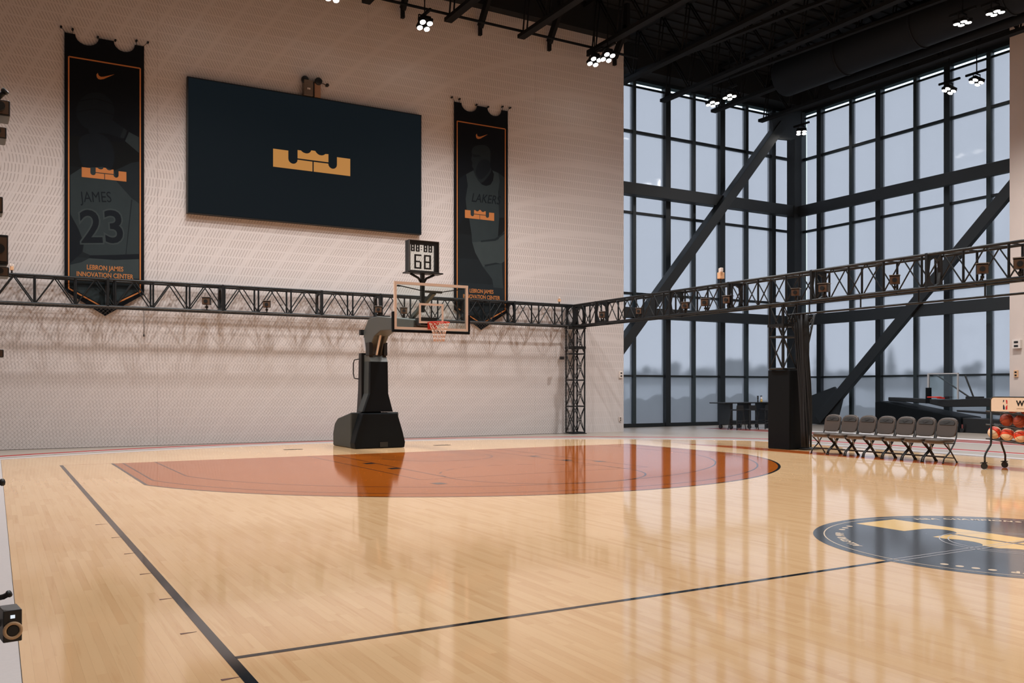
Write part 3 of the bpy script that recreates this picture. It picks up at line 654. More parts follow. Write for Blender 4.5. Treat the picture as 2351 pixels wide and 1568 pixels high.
# ------------------------------------------------------------------ banners
YN = 5.93
def w2(px, py, d=0.0): v = onY(px, py, YN); return Vector((v.x, YN - d, v.z))
def smooth_poly(pts, k=4):
    n = len(pts); out = []
    for i in range(n):
        a, b, c, d = (Vector(pts[(i + j) % n]) for j in (-1, 0, 1, 2))
        for j in range(k):
            t = j / k; out.append(.5 * ((2 * b) + (c - a) * t + (2 * a - 5 * b + 4 * c - d) * t * t + (3 * b - a - 3 * c + d) * t ** 3))
    return out
SWOOSH = [(0, .62), (.08, .85), (.10, .66), (.16, .50), (.26, .44), (.40, .50), (1.0, 1.0), (.40, .22), (.22, .10), (.10, .12), (.02, .30)]
LS = .175
def banner(name, label, X0, X1, kind):
    t = thing(name, label, 'banner', ((X0 + X1) / 2, YN, 3.45), 'pennant banners on the slotted wall'); w = X1 - X0; zt, zs, zp = 10.76, 4.07, 3.45
    top = []
    for u0, u1 in ((.13, .42), (.61, .88)):
        top += [(u0 + (u1 - u0) * (1 - math.cos(math.pi * i / 10)) / 2, -.24 * math.sin(math.pi * i / 10)) for i in range(11)]
    P = [(0, 0)] + top + [(1, 0)]
    out = [Vector((X0 + w * u, YN, zt + dz)) for u, dz in P] + [Vector((X1, YN, zs)), Vector(((X0 + X1) / 2, YN, zp)), Vector((X0, YN, zs))]
    tri_fill(MB().prism(out, (0, .02, 0)).build('cloth', M_BANNER, t))
    ins = .10 * w / 1.95; xm = (X0 + X1) / 2; zt2 = 10.15; y = YN - .004
    loop = [Vector((X0 + ins, y, zt2)), Vector((X1 - ins, y, zt2)), Vector((X1 - ins, y, zs + .06)), Vector((xm, y, zp + .20)), Vector((X0 + ins, y, zs + .06))]
    mb = MB()
    for a, b in zip(loop, loop[1:] + loop[:1]): mb.bar(a, b, .004, .035, Vector((0, -1, 0)).cross((b - a).normalized()))
    mb.build('border_line', M_ORANGE, t)
    xa, xb = X0 + ins + .03, X1 - ins - .03
    def U(u, v, d=.0015): return Vector((xa + (xb - xa) * u, YN - d, zt2 - .03 + (zs + .1 - zt2 + .03) * v))
    def shape(nm, pts, m, d, sm=True):
        q = [U(u, v, d) for u, v in pts]; q = smooth_poly(q) if sm else q
        for p_ in q: p_.x = min(max(p_.x, xa), xb)
        return tri_fill(MB().prism(q, (0, .0004, 0)).build(nm, m, t))
    # printed background that pales downward
    for k in range(5):
        v0, v1 = .34 + .132 * k, .34 + .132 * (k + 1)
        g_ = 10 + 5.4 * (k + 1)
        MB().poly([U(0, v0, .0006), U(1, v0, .0006), U(1, v1, .0006), U(0, v1, .0006)]).build('print_field', mat('print_field_%d' % k, lin((g_ * .8, g_, g_ * 1.12)), .8, spec=.15, noise=.08, nscale=2), t)
    MB().poly([U(0, 1, .0006), U(1, 1, .0006), Vector((xm, YN - .0006, zp + .24))]).build('print_field', M_P2 if kind else M_P3, t)
    def px(nm, pts, m, d, sm=False):
        q = [w2(x_, y_, d) for x_, y_ in pts]; q = smooth_poly(q) if sm else q
        for p_ in q: p_.x = min(max(p_.x, xa), xb)
        return tri_fill(MB().prism(q, (0, .0004, 0)).build(nm, m, t))
    if kind == 0:
        px('printed_ball', [(219 + 44 * math.cos(a * .2618), 256 + 44 * math.sin(a * .2618)) for a in range(24)], M_P1, .0012)
        for k_ in (-1, 1): px('printed_ball_seam', [(180, 244 + 12 * k_), (219, 238 + 12 * k_), (258, 250 + 12 * k_), (258, 252 + 12 * k_), (219, 240 + 12 * k_), (180, 246 + 12 * k_)], M_BANNER, .0018, True)
        px('printed_hand', [(203, 292), (207, 284), (216, 281), (226, 274), (240, 268), (256, 274), (272, 286), (290, 299), (284, 318), (262, 312), (240, 306), (216, 306), (204, 304)], M_P1, .0022, True)
        px('printed_wristband', [(284, 294), (292, 300), (284, 318), (276, 315)], M_P2, .0026)
        px('printed_sleeve', [(296, 303), (319, 315), (319, 351), (287, 324)], M_P3, .0022)
        px('printed_head', [(180, 330), (190, 312), (215, 306), (240, 312), (258, 335), (262, 368), (250, 392), (205, 392), (186, 372)], M_P1, .0012, True)
        px('printed_shoulder', [(262, 392), (278, 385), (301, 374), (319, 371), (319, 468), (302, 456), (268, 418)], M_P2, .0014)
        px('printed_jersey', [(161, 402), (186, 386), (235, 383), (262, 391), (268, 417), (302, 455), (319, 467), (319, 583), (262, 585), (207, 586), (190, 578), (193, 558), (180, 525), (162, 492)], M_P3, .0016)
        px('printed_arm', [(161, 494), (180, 527), (192, 558), (188, 580), (161, 604)], M_P1, .0014)
        px('printed_waistband', [(205, 587), (262, 586), (319, 583), (319, 594), (262, 596), (205, 592)], M_P1, .0018)
        px('printed_shorts', [(161, 608), (187, 602), (205, 593), (262, 597), (319, 595), (319, 640), (161, 634)], M_P4, .0016)
        px('printed_seam', [(301, 458), (304, 459), (290, 584), (288, 584)], M_P2, .0020)
        N0 = w2(238, 556, .0026)
        mb = MB(); text(mb, '23', 1.20, N0, (.92, 0, .08), (-.07, 0, .995), bold=.06); mb.build('number_outline', M_P4, t)
        N0 = N0 + Vector((0, -.0006, 0)); mb = MB(); text(mb, '23', 1.20, N0, (.92, 0, .08), (-.07, 0, .995), bold=.02); mb.build('number', M_P1, t)
        mb = MB(); text(mb, 'JAMES', .40, w2(222, 464, .0026), (.70, 0, .07), (-.10, 0, .99)); mb.build('name_lettering', M_P1, t)
    else:
        px('printed_head', [(1082.7, 347), (1086, 339), (1093, 334.5), (1104, 333), (1117, 335), (1125, 345), (1126, 362), (1125, 380), (1127, 395), (1105, 420), (1090, 400), (1087, 388), (1083.6, 381), (1084.5, 374), (1081.5, 366), (1083.5, 357)], M_P2, .0012, True)
        px('printed_eye_shade', [(1084, 354), (1100, 356), (1104, 360), (1088, 361)], M_P1, .0016)
        px('printed_jaw_shade', [(1100, 372), (1114, 366), (1124, 372), (1124, 392), (1104, 412), (1092, 396)], M_P1, .0016, True)
        px('printed_arm', [(1053, 410), (1069, 400), (1074, 425), (1070, 456), (1069, 490), (1053, 520)], M_P1, .0013)
        px('printed_arm', [(1144, 397), (1160, 407), (1160, 500), (1146, 500), (1145, 440)], M_P2, .0013)
        px('printed_jersey', [(1070, 400), (1087, 391), (1090, 401), (1098, 415), (1107, 424), (1116, 427), (1126, 424), (1132, 414), (1134, 400), (1130, 391), (1144, 397), (1147, 416), (1144, 440), (1146, 500), (1142, 560), (1084, 556), (1083, 540), (1077, 501), (1071, 479), (1069, 456), (1074, 425)], M_P3, .0015)
        px('printed_shorts', [(1084, 556), (1142, 552), (1160, 530), (1160, 600), (1152, 604), (1118, 610), (1109, 613), (1091, 580)], M_P4, .0017)
        px('printed_leg', [(1109, 613), (1152, 604), (1155, 662), (1133, 660), (1130, 641)], M_P3, .0016)
        px('printed_fold', [(1104, 552), (1136, 548), (1158, 533), (1158, 537), (1137, 553), (1104, 556)], M_P2, .0022)
        px('printed_fold', [(1112, 608), (1138, 603), (1152, 606), (1138, 607), (1114, 612)], M_P2, .0022)
        mb = MB(); text(mb, 'LAKERS', .40, w2(1115, 466, .0024), (.80, 0, .01), (0, 0, 1), bold=.004, shear=.25); mb.build('team_lettering', M_P1, t)
    sw = [Vector((xm - .21 - .0 + .44 * u, YN - .003, 9.66 + .22 * v)) for u, v in SWOOSH]
    tri_fill(MB().prism(sw, (0, .001, 0)).build('swoosh_logo', M_ORANGE, t))
    cw = 1.08; x0c = xm - cw / 2 - (.02 if kind == 0 else .07)
    tri_fill(crown(lambda u, v: Vector((x0c + cw * u, YN - .004, 7.06 + .255 * v)), (0, .002, 0)).build('crown_logo', M_ORANGE, t))
    mb = MB(); text(mb, 'LEBRON JAMES', LS, (xm, YN - .004, 4.655), (.76, 0, 0), (0, 0, 1), bold=.003); mb.build('lettering', M_ORANGE, t)
    mb = MB(); text(mb, 'INNOVATION CENTER', LS, (xm, YN - .004, 4.465), (.76, 0, 0), (0, 0, 1), bold=.003); mb.build('lettering', M_ORANGE, t)
    for u, dz in ((-.04, .13), (.10, .12), (.41, .03), (.63, .03), (.90, .12), (1.05, .13)):
        P_ = Vector((X0 + w * u, YN, zt + dz)); MB().cyl((P_.x, WB - .002, P_.z), (P_.x, YN - .02, P_.z), .028, 10).build('mounting_stud', M_BLACK, t)
        rod('cable', (P_.x, YN + .01, P_.z), (X0 + w * min(max(u, .02), .98), YN + .01, zt - .02), .006, M_BLACK, t)
banner('pennant_banner', 'long black pennant banner with a jersey number 23, left of the video screen', onY(148, 400, YN).x, onY(331, 400, YN).x, 0)
banner('pennant_banner', 'long black pennant banner with a standing player, right of the video screen', onY(1043, 400, YN).x, onY(1166, 400, YN).x, 1)
# small wall devices
def wall_box(name, label, cat, P, d, m, extra=True):
    t = thing(name, label, cat, P); MB().box(P, d).build('cover', m, t, bevel=.008)
    k = 1 if d[1] < d[0] else 0
    o = [0, 0, 0]; o[k] = -d[k] / 2 - .004; e = [d[0] * .5, d[1] * .5, d[2] * .22]; e[k] = .008
    for z in (-.22, .22): MB().box(Vector(P) + Vector((o[0], o[1], d[2] * z)), e).build('switch', M_BLACK, t)
P = onY(1425, 860, 5.97); wall_box('wall_switch_box', 'small white switch box near the right end of the slotted wall', 'switch box', (P.x, 5.965, P.z), (.13, .06, .24), M_WHITED)
P = onY(1424, 962, 5.97); wall_box('wall_outlet', 'tiny pale outlet low on the right end of the slotted wall', 'outlet', (P.x, 5.97, P.z), (.10, .04, .16), M_PLAINWALL)
P = onX(2333, 858, XW - .02); wall_box('wall_thermostat', 'small beige thermostat on the plain right wall', 'thermostat', (XW - .026, P.y, P.z), (.05, .14, .24), M_BEIGE)
P = onX(2335, 790, XW - .06); wall_box('wall_alarm', 'white alarm box above the thermostat on the plain right wall', 'alarm', (XW - .061, P.y, P.z), (.12, .28, .30), M_WHITED)

# ------------------------------------------------------------------ truss
def truss(t, org, ax, length, a, h, bay, vertical=False, sections=3):
    """box truss: ax unit axis, section a wide (second axis) by h (third axis); members are separate parts"""
    ax = Vector(ax); sx = Vector((0, 0, 1)).cross(ax) if not vertical else Vector((1, 0, 0))
    up = Vector((0, 0, 1)) if not vertical else Vector((0, 1, 0))
    o = Vector(org)
    C = [o + sx * i + up * j for i, j in ((0, 0), (a, 0), (a, h), (0, h))]
    rc = .032 if not vertical else .027
    for c in C: rod('chord', c, c + ax * length, rc, M_TRUSS, t)
    n = max(1, round(length / bay)); L = length / n
    for k in range(n + 1):
        for (i, j) in ((0, 3), (1, 2), (0, 1), (3, 2)):
            post = (i, j) in ((0, 3), (1, 2))
            rod('post' if post else 'strut', C[i] + ax * k * L, C[j] + ax * k * L, .026 if post else .018, M_TRUSS, t)
    for k in range(n):
        b = k * L
        for (i, j) in ((0, 3), (1, 2)):
            if vertical:
                rod('brace', C[i] + ax * b, C[j] + ax * (b + L), .014, M_TRUSS, t); rod('brace', C[j] + ax * b, C[i] + ax * (b + L), .014, M_TRUSS, t)
            else:
                rod('brace', C[i] + ax * b, C[j] + ax * (b + L / 2), .016, M_TRUSS, t); rod('brace', C[i] + ax * (b + L), C[j] + ax * (b + L / 2), .016, M_TRUSS, t)
        if vertical:
            for (i, j) in ((0, 1), (3, 2)):
                rod('brace', C[i] + ax * b, C[j] + ax * (b + L), .014, M_TRUSS, t); rod('brace', C[j] + ax * b, C[i] + ax * (b + L), .014, M_TRUSS, t)
        else:
            rod('brace', C[3] + ax * b, C[2] + ax * (b + L), .014, M_TRUSS, t)
    return C
def section_frame(t, c, ax, sx, up, a, h):
    """square end plate with an octagonal hole"""
    c, ax, sx, up = Vector(c), Vector(ax), Vector(sx), Vector(up)
    outer = [(-.5, -.5), (.5, -.5), (.5, .5), (-.5, .5)]; mb = MB()
    o8 = [(-.5, -.5), (0, -.5), (.5, -.5), (.5, 0), (.5, .5), (0, .5), (-.5, .5), (-.5, 0)]
    i8 = [(-.37, -.18), (-.18, -.40), (.18, -.40), (.37, -.18), (.37, .18), (.18, .40), (-.18, .40), (-.37, .18)]
    # pair ring: 8 outer points against 8 inner points
    i8 = [(-.28, -.30), (0, -.40), (.28, -.30), (.36, 0), (.28, .30), (0, .40), (-.28, .30), (-.36, 0)]
    P = lambda q, s: c + sx * q[0] * (a + .06) + up * q[1] * (h + .06) + ax * s
    for s_, e_ in ((-.03, .03),):
        vs = [P(q, s_) for q in o8] + [P(q, s_) for q in i8] + [P(q, e_) for q in o8] + [P(q, e_) for q in i8]; fs = []
        for k in range(8):
            n_ = (k + 1) % 8
            fs += [(k, n_, 8 + n_, 8 + k), (16 + k, 24 + k, 24 + n_, 16 + n_), (k, 16 + k, 16 + n_, n_), (8 + k, 8 + n_, 24 + n_, 24 + k)]
        mb.add(vs, fs)
    return mb.build('section_frame', M_TRUSS, t)
TZ0, TZ1, TA = 3.66, 4.36, .46
TYN = 5.40                                              # near face of the left run
TX = 15.92                                              # near face of the right run
tl = thing('overhead_truss', 'long black box truss running along the slotted wall', 'truss', (4, TYN, TZ0))
XS = -8.6; LEN = TX + TA - XS
truss(tl, (XS, TYN + TA, TZ0), (1, 0, 0), 0.001, TA, TZ1 - TZ0, 1) if False else None
# left run: sx = z x X = +Y
truss(tl, (XS, TYN, TZ0), (1, 0, 0), LEN, TA, TZ1 - TZ0, .93)
for X_ in (1.40, 4.3, 7.1, 8.92, 11.9, 13.6, TX + .03, TX + TA - .02):
    section_frame(tl, (X_, TYN + TA / 2, (TZ0 + TZ1) / 2), (1, 0, 0), (0, 1, 0), (0, 0, 1), TA, TZ1 - TZ0)
tr = thing('overhead_truss', 'long black box truss coming forward over the chairs in front of the windows', 'truss', (TX, -3, TZ0))
YE = TYN - .03
truss(tr, (TX, YE, TZ0), (0, -1, 0), YE + 13.5, TA, TZ1 - TZ0, .93)
for Y_ in (4.08, .37, -2.05, -4.87, -7.96, -10.9):
    section_frame(tr, (TX + TA / 2, Y_, (TZ0 + TZ1) / 2), (0, -1, 0), (1, 0, 0), (0, 0, 1), TA, TZ1 - TZ0)
# under-slung pipe on the right run
for k in range(6):
    rod('hanger', (TX + .23, -4.6 - 1.5 * k, 3.40), (TX + .23, -4.6 - 1.5 * k, TZ0), .018, M_TRUSS, tr)
rod('curtain_rail', (TX + .23, -3.9, 3.38), (TX + .23, -13.2, 3.38), .024, M_TRUSS, tr)
P = onY(330, 690, TYN); rod('hanging_cord', (P.x, TYN - .03, TZ0), (P.x, TYN - .03, 2.95), .006, M_BLACK, tl)
MB().cyl((P.x, TYN - .03, 2.90), (P.x, TYN - .03, 2.97), .018, 8).build('cord_weight', M_BLACK, tl)
# safety net hung from the wall truss: straight crossing cords
sn = MB(); xa_, xb_, z0_, z1_ = XS, TX - .25, .02, TZ0 - .01; hN = z1_ - z0_; k_ = xa_ - hN
while k_ < xb_:
    for sg_ in (1, -1):
        a_ = [k_, z0_] if sg_ > 0 else [k_, z1_]; b_ = [k_ + hN, z1_] if sg_ > 0 else [k_ + hN, z0_]
        if a_[0] < xa_: a_ = [xa_, a_[1] + sg_ * (xa_ - a_[0])]
        if b_[0] > xb_: b_ = [xb_, b_[1] - sg_ * (b_[0] - xb_)]
        if b_[0] > a_[0]: sn.cyl((a_[0], TYN - .045 + .003 * sg_, a_[1]), (b_[0], TYN - .045 + .003 * sg_, b_[1]), .0016, 4)
    k_ += .10
for z_ in (z0_, z1_): sn.cyl((xa_, TYN - .045, z_), (xb_, TYN - .045, z_), .008, 5)
sn.cyl((xb_, TYN - .045, z0_), (xb_, TYN - .045, z1_), .008, 5)
tag(sn.build('safety_net', mat('dark_net_cord', lin((92, 84, 78)), .8)), 'fine see through safety net hanging from the wall truss behind the hoop', 'net', kind='stuff')
tc1 = thing('truss_column', 'slim black truss column standing on the floor by the slotted wall', 'column', (TX + TA / 2, TYN + TA / 2, -.02))
truss(tc1, (TX, TYN, .02), (0, 0, 1), TZ0 - .06, TA, TA, .9, True)
MB().box((TX + TA / 2, TYN + TA / 2, -.006), (.56, .56, .028)).build('base_plate', M_TRUSS, tc1)
MB().box((TX + TA / 2, TYN + TA / 2, 2.93), (.52, .52, .09)).build('collar', M_TRUSS, tc1); MB().box((TX + TA / 2, TYN + TA / 2, TZ0 - .06), (.54, .54, .05)).build('top_plate', M_TRUSS, tc1)
CXX, CYY = 16.0, -4.10
tc2 = thing('truss_column', 'black truss column rising out of the padded box beside the chairs', 'column', (TX + TA / 2, CYY + .40, 2.0))
truss(tc2, (TX + .02, CYY + .14, 2.03), (0, 0, 1), TZ0 - 2.05, TA, TA, .78, True)
MB().box((TX + .02 + TA / 2, CYY + .37, 3.12), (.54, .54, .07)).build('collar', M_TRUSS, tc2)
pb = thing('column_pad', 'tall square black padded box around the foot of the truss column by the chairs', 'column pad', (16.36, -3.74, .001))
MB().span((CXX, CYY, .002), (CXX + .72, CYY + .72, 2.0)).build('pad_panel', M_PAD, pb, bevel=.02)
MB().span((CXX + .04, CYY + .04, 2.0), (CXX + .68, CYY + .68, 2.03)).build('top_rim', M_TRUSS, pb)
MB().span((CXX + .3, CYY - .22, .002), (CXX + .95, CYY + .7, .03)).build('base_plate', M_BLACK, pb)
# gathered safety net beside the column
nt_ = thing('gathered_net', 'bunched black safety net hanging beside the padded column', 'net', (16.22, -4.36, 0))
rn = random.Random(5)
mb = MB()
for k in range(26):
    a = rn.random() * 6.28; r_ = .04 + .12 * rn.random(); pts = []
    for s_ in range(9):
        f_ = s_ / 8; z = 3.36 - 3.28 * f_; rr = r_ * (.8 + .5 * math.sin(f_ * 3.1 + a)) * (1.25 - .4 * f_)
        pts.append((16.22 + rr * math.cos(a + f_ * .8), -4.36 + rr * math.sin(a + f_ * .8), z))
    mb.tube(pts, .022, 5)
mb.build('net_folds', mat('black_net_cord', lin((16, 19, 23)), .8), nt_)
P0, P1, P2 = onX(1870, 722, 16.7), onX(1838, 870, 16.7), onX(1852, 1000, 16.7)
MB().tube([P0, P0.lerp(P1, .5), P1, P1.lerp(P2, .5), P2], .028, 7).build('net_edge_cord', M_BLACK, nt_)
mb = MB()
for i in range(9):
    for s_ in (-1, 1):
        a = P0.lerp(P1, i / 9); b = Vector((16.25, -4.36, 3.3 - (3.3 - P1.z) * ((i + s_ * 2.2) / 9)))
        if .8 < b.z < 3.35: mb.cyl(a, b, .006, 4)
mb.build('net_mesh', M_BLACK, nt_)
mb = MB()
for k in range(9): mb.cyl((16.05 + .04 * k, -4.05 - .05 * k, 3.26), (16.05 + .04 * k, -4.05 - .05 * k, 3.40), .012, 6).tube([(16.05 + .04 * k + .05 * math.cos(q), -4.05 - .05 * k, 3.24 + .06 * math.sin(q)) for q in [i * .785 for i in range(8)]], .012, 6, True)
mb.build('net_hooks', M_BLACK, nt_)

# ------------------------------------------------------------------ motion capture cameras on the truss
def mocap_proto():
    t = thing('motion_camera', 'x', 'camera')
    MB().box((0, .0, .22), (.22, .16, .19)).build('housing', M_CAMBODY, t, bevel=.012)
    MB().box((0, -.087, .21), (.20, .014, .165)).build('lens_plate', M_CAMFACE, t)
    l_ = MB().lathe([(.055, -.115), (.058, -.10), (.058, -.09)], (0, 0, .21), 14, 1)
    mb = MB(); mb.cyl((0, -.094, .21), (0, -.125, .21), .052, 14).build('lens', M_BLACK, t)
    MB().box((0, .0, .325), (.24, .22, .015)).build('hood', M_WHITED if False else mat('pale_grey_hood', lin((120, 116, 112)), .4), t)
    mb = MB(); mb.cyl((0, .02, 0), (0, .02, .13), .018, 8).box((0, .02, .06), (.07, .05, .05)); mb.build('mount', M_BLACK, t)
    return t
MC = mocap_proto()
CAMS = [(474, 711, 'L', 'left', -25, 1.0), (612, 718, 'L', 'second', -20, .95), (868, 728, 'L', 'third', -20, .95), (926, 728, 'L', 'fourth', -15, .95),
        (1385, 738, 'R', '', -60, 1.0), (1470, 732, 'R', '', -70, .9), (1575, 719, 'R', '', -60, .9), (1620, 713, 'R', '', -60, 1.0), (1672, 704, 'R', '', -75, 1.0),
        (1828, 693, 'R', '', -60, .9), (1893, 681, 'R', '', -75, 1.0), (2055, 665, 'R', '', -55, .95), (2256, 641, 'R', '', -55, 1.0), (2343, 622, 'R', '', -60, 1.05)]
CLAB = ['black motion camera on the wall truss below the left corner of the video screen', 'black motion camera on the wall truss near the middle, second from left', 'black motion camera on the wall truss just left of the hoop backboard', 'black motion camera on the wall truss seen through the backboard glass',
        'tilted motion camera on the forward truss nearest the corner column', 'tilted motion camera inside the forward truss in front of the first window bay', 'bronze faced motion camera on the forward truss, third from the corner', 'bronze faced motion camera on the forward truss, fourth from the corner', 'upright motion camera on the forward truss below the beige sensor',
        'motion camera on the forward truss above the padded column', 'tall tilted motion camera on the forward truss right of the padded column', 'motion camera on the forward truss above the middle of the right windows', 'motion camera on the forward truss above the folded hoop', 'motion camera on the forward truss at the right edge of the picture']
for i, (px, py, run, _, rz, s_) in enumerate(CAMS):
    P = onY(px, py, TYN) if run == 'L' else onX(px, py, TX)
    c = MC if i == 0 else copy_tree(MC)
    c.location = (P.x, TYN - .02, TZ0 + .033) if run == 'L' else (TX - .01, P.y, TZ0 + .033)
    c.rotation_euler = (R(0), R(0), R(rz)); c.scale = (s_, s_, s_)
    tag(c, CLAB[i], 'camera', 'motion capture cameras on the trusses')
# beige sensors on top of the truss
for px, py, pl, lb in ((1655, 648, 'R', 'beige sensor with two little heads on top of the forward truss'), (1284, 697, 'L', 'small beige sensor on the truss corner above the slim column'), (27, 626, 'L', 'small beige sensor on top of the wall truss at the far left')):
    P = onX(px, py, TX) if pl == 'R' else onY(px, py, TYN)
    B = Vector((TX, P.y, TZ1 + .032)) if pl == 'R' else Vector((P.x, TYN, TZ1 + .032))
    t = thing('beam_sensor', lb, 'sensor', B); k = 1.0 if pl == 'R' else .55
    MB().cyl(B, B + Vector((0, 0, .12 * k)), .02, 8).build('stem', M_BLACK, t)
    MB().box(B + Vector((0, 0, .20 * k)), (.15 * k, .13 * k, .17 * k)).build('body', M_BEIGE, t, bevel=.01)
    for sgn in (-1, 1): MB().box(B + Vector((.03 * sgn, .05 * sgn, .35 * k)), (.075 * k, .075 * k, .11 * k)).build('head', M_WHITED, t, bevel=.008)
for z_, px, py, lb in ((0, 1290, 822, 'small black camera clamped halfway up the slim truss column'), (1, 1312, 782, 'tiny black camera near the top of the slim truss column')):
    P = onY(px, py, TYN - .06); t = thing('clamp_camera', lb, 'camera', P)
    MB().box(P, (.13, .12, .10)).build('housing', M_CAMBODY, t, bevel=.01); MB().cyl(P + Vector((0, -.06, 0)), P + Vector((-.02, -.11, 0)), .035, 10).build('lens', M_BLACK, t)
    MB().bar(P, (P.x + .10, TYN + .03, P.z), .03, .03).build('clamp', M_BLACK, t)

# ------------------------------------------------------------------ sports lamps
def lamp_fixture(x, y, z, dx, dy, label, dirx=(0, 1)):
    t = thing('sports_light', label, 'light', (x, y, z), 'four lens sports lights under the ceiling')
    q = Vector((dx * .6, dy * .6, -1)).to_track_quat('-Z', 'Y').to_matrix().to_4x4(); c = Vector((x, y, z - .12))
    MB().box(c + Vector((0, 0, .06)), (.40, .40, .06), q).build('heat_sink', M_CEIL2, t)
    for sx in (-1, 1):
        for sy in (-1, 1):
            o = c + q @ Vector((sx * .115, sy * .115, 0))
            MB().cyl(o + q @ Vector((0, 0, .04)), o + q @ Vector((0, 0, -.03)), .10, 14).build('reflector', M_CEIL2, t)
            MB().cyl(o + q @ Vector((0, 0, -.031)), o + q @ Vector((0, 0, -.045)), .082, 14).build('bulb', M_BULB, t)
    MB().bar((x - .2, y, z - .1), (x - .2, y, z + .15), .04, .02).bar((x + .2, y, z - .1), (x + .2, y, z + .15), .04, .02).bar((x - .2, y, z + .15), (x + .2, y, z + .15), .04, .03).build('yoke', M_CEIL2, t)
    MB().bar((x, y + .42, z + .2), (x, y - .42, z + .2), .07, .07).build('light_rail', M_CEIL2, t)
    rod('stem', (x, y, z + .2), (x, y, 13.952 if (x > 29.4 or y > 7.8) else CZ - .001), .02, M_CEIL2, t)
LL = ['sports light above the video screen in front of the slotted wall', 'left sports light of the pair near the top right corner of the slotted wall', 'right sports light of the pair near the top right corner of the slotted wall',
      'left sports light of the pair above the left windows', 'right sports light of the pair above the left windows', 'lone sports light in front of the corner column top',
      'left sports light of the bright pair under the dark ceiling at top right', 'right sports light of the bright pair under the dark ceiling at top right', 'left sports light of the pair hanging before the right windows', 'right sports light of the pair hanging before the right windows',
      'sports light at the far left end of the wall row', 'sports light at the top edge above the left part of the video screen']
for i, L_ in enumerate(LAMPS[:12]): lamp_fixture(*L_[:3], L_[3], L_[4], LL[i])

# ------------------------------------------------------------------ main portable hoop
hp = thing('portable_hoop', 'tall black portable basketball hoop at the baseline with glass board and shot clock', 'basketball hoop', (7.42, 1.7, 0))
XB, XM = 7.41, 7.53
# base body
def prof(pts, x0, x1): return MB().prism([Vector((x0, y, z)) for y, z in pts], (x1 - x0, 0, 0))
prof([(1.95, .004), (3.35, .004), (3.36, .34), (3.22, .60), (2.98, .74), (1.95, .92)], XB - .66, XB + .66).build('base', M_PADG, hp, bevel=.03)
fp = [(-.67, .004), (.67, .004), (.69, .14), (.62, .42), (.47, .90), (-.47, .90), (-.62, .42), (-.69, .14)]
MB().prism([Vector((XB + u, 1.58, z)) for u, z in fp], (0, .36, 0)).build('front_pad', M_PAD, hp, bevel=.025)
MB().span((XB - .02, 1.565, .03), (XB + .20, 1.575, .16)).build('pad_latch', M_BLACK, hp)
# mast
ms = [(-.42, .93), (.38, .93), (.25, 1.40), (.235, 2.22), (-.235, 2.22), (-.25, 1.40)]
MB().prism([Vector((XB + u, 1.66, z)) for u, z in ms], (0, .12, 0)).build('mast_pad', M_PAD, hp, bevel=.012)
ms2 = [(-.42, .93), (.36, .93), (.25, 1.40), (.235, 2.24), (-.235, 2.24), (-.25, 1.40)]
MB().prism([Vector((XB + u, 1.79, z)) for u, z in ms2], (0, .34, 0)).build('mast_side_pad', M_PADG, hp, bevel=.012)
MB().prism([Vector((XB - .235, y, z)) for y, z in ((1.66, 2.22), (1.80, 2.40), (2.12, 2.40), (2.12, 2.22))], (.47, 0, 0)).build('mast_cap', M_BOOM, hp)
MB().prism([Vector((XB - .30, y, z)) for y, z in ((2.15, .9), (2.15, 2.45), (2.34, 2.45), (2.40, 1.5), (2.50, .9))], (.54, 0, 0)).build('rear_mast', M_BLACK, hp)
MB().tube([(XB - .30, 2.36, 2.30), (XB - .38, 2.46, 2.28), (XB - .40, 2.48, 2.18), (XB - .40, 2.48, 1.92), (XB - .38, 2.46, 1.80), (XB - .30, 2.36, 1.78)], .015, 8).build('handle', M_BLACK, hp)
for sgn in (-1, 1): MB().span((XB + sgn * .20 - .05, 1.72, 2.38), (XB + sgn * .20 + .05, 1.98, 2.72)).build('hinge_plate', M_BLACK, hp, bevel=.01)
# boom: lower arm leaning back, elbow, forward arm
ARM = [(2.02, 2.40), (2.30, 2.72), (2.30, 3.02), (1.95, 3.33), (1.35, 3.36), (-.95, 3.12), (-.95, 2.90), (1.1, 2.98), (1.55, 2.86), (1.80, 2.62), (1.80, 2.40)]
MB().prism([Vector((XB - .19, y, z)) for y, z in ARM], (.40, 0, 0)).build('boom', M_BOOM, hp, bevel=.02)
MB().prism([Vector((XB - .215, y, z)) for y, z in ((2.18, 2.5), (2.33, 2.72), (2.33, 2.86), (2.22, 2.86), (2.08, 2.5))], (.02, 0, 0)).build('boom_edge_plate', M_EDGE, hp)
MB().span((XB - .10, 1.2, 3.352), (XB + .12, 1.5, 3.37)).build('boom_hatch', M_BLACK, hp)
MB().box((XB - .215, 2.36, 3.0), (.10, .12, .14)).build('pulley', M_BLACK, hp)
rod('gas_strut', (XB - .04, 1.75, 2.40), (XB - .04, 1.45, 2.95), .03, M_EDGE, hp); rod('gas_strut', (XB + .08, 1.78, 2.40), (XB + .08, 1.5, 2.95), .03, M_BLACK, hp)
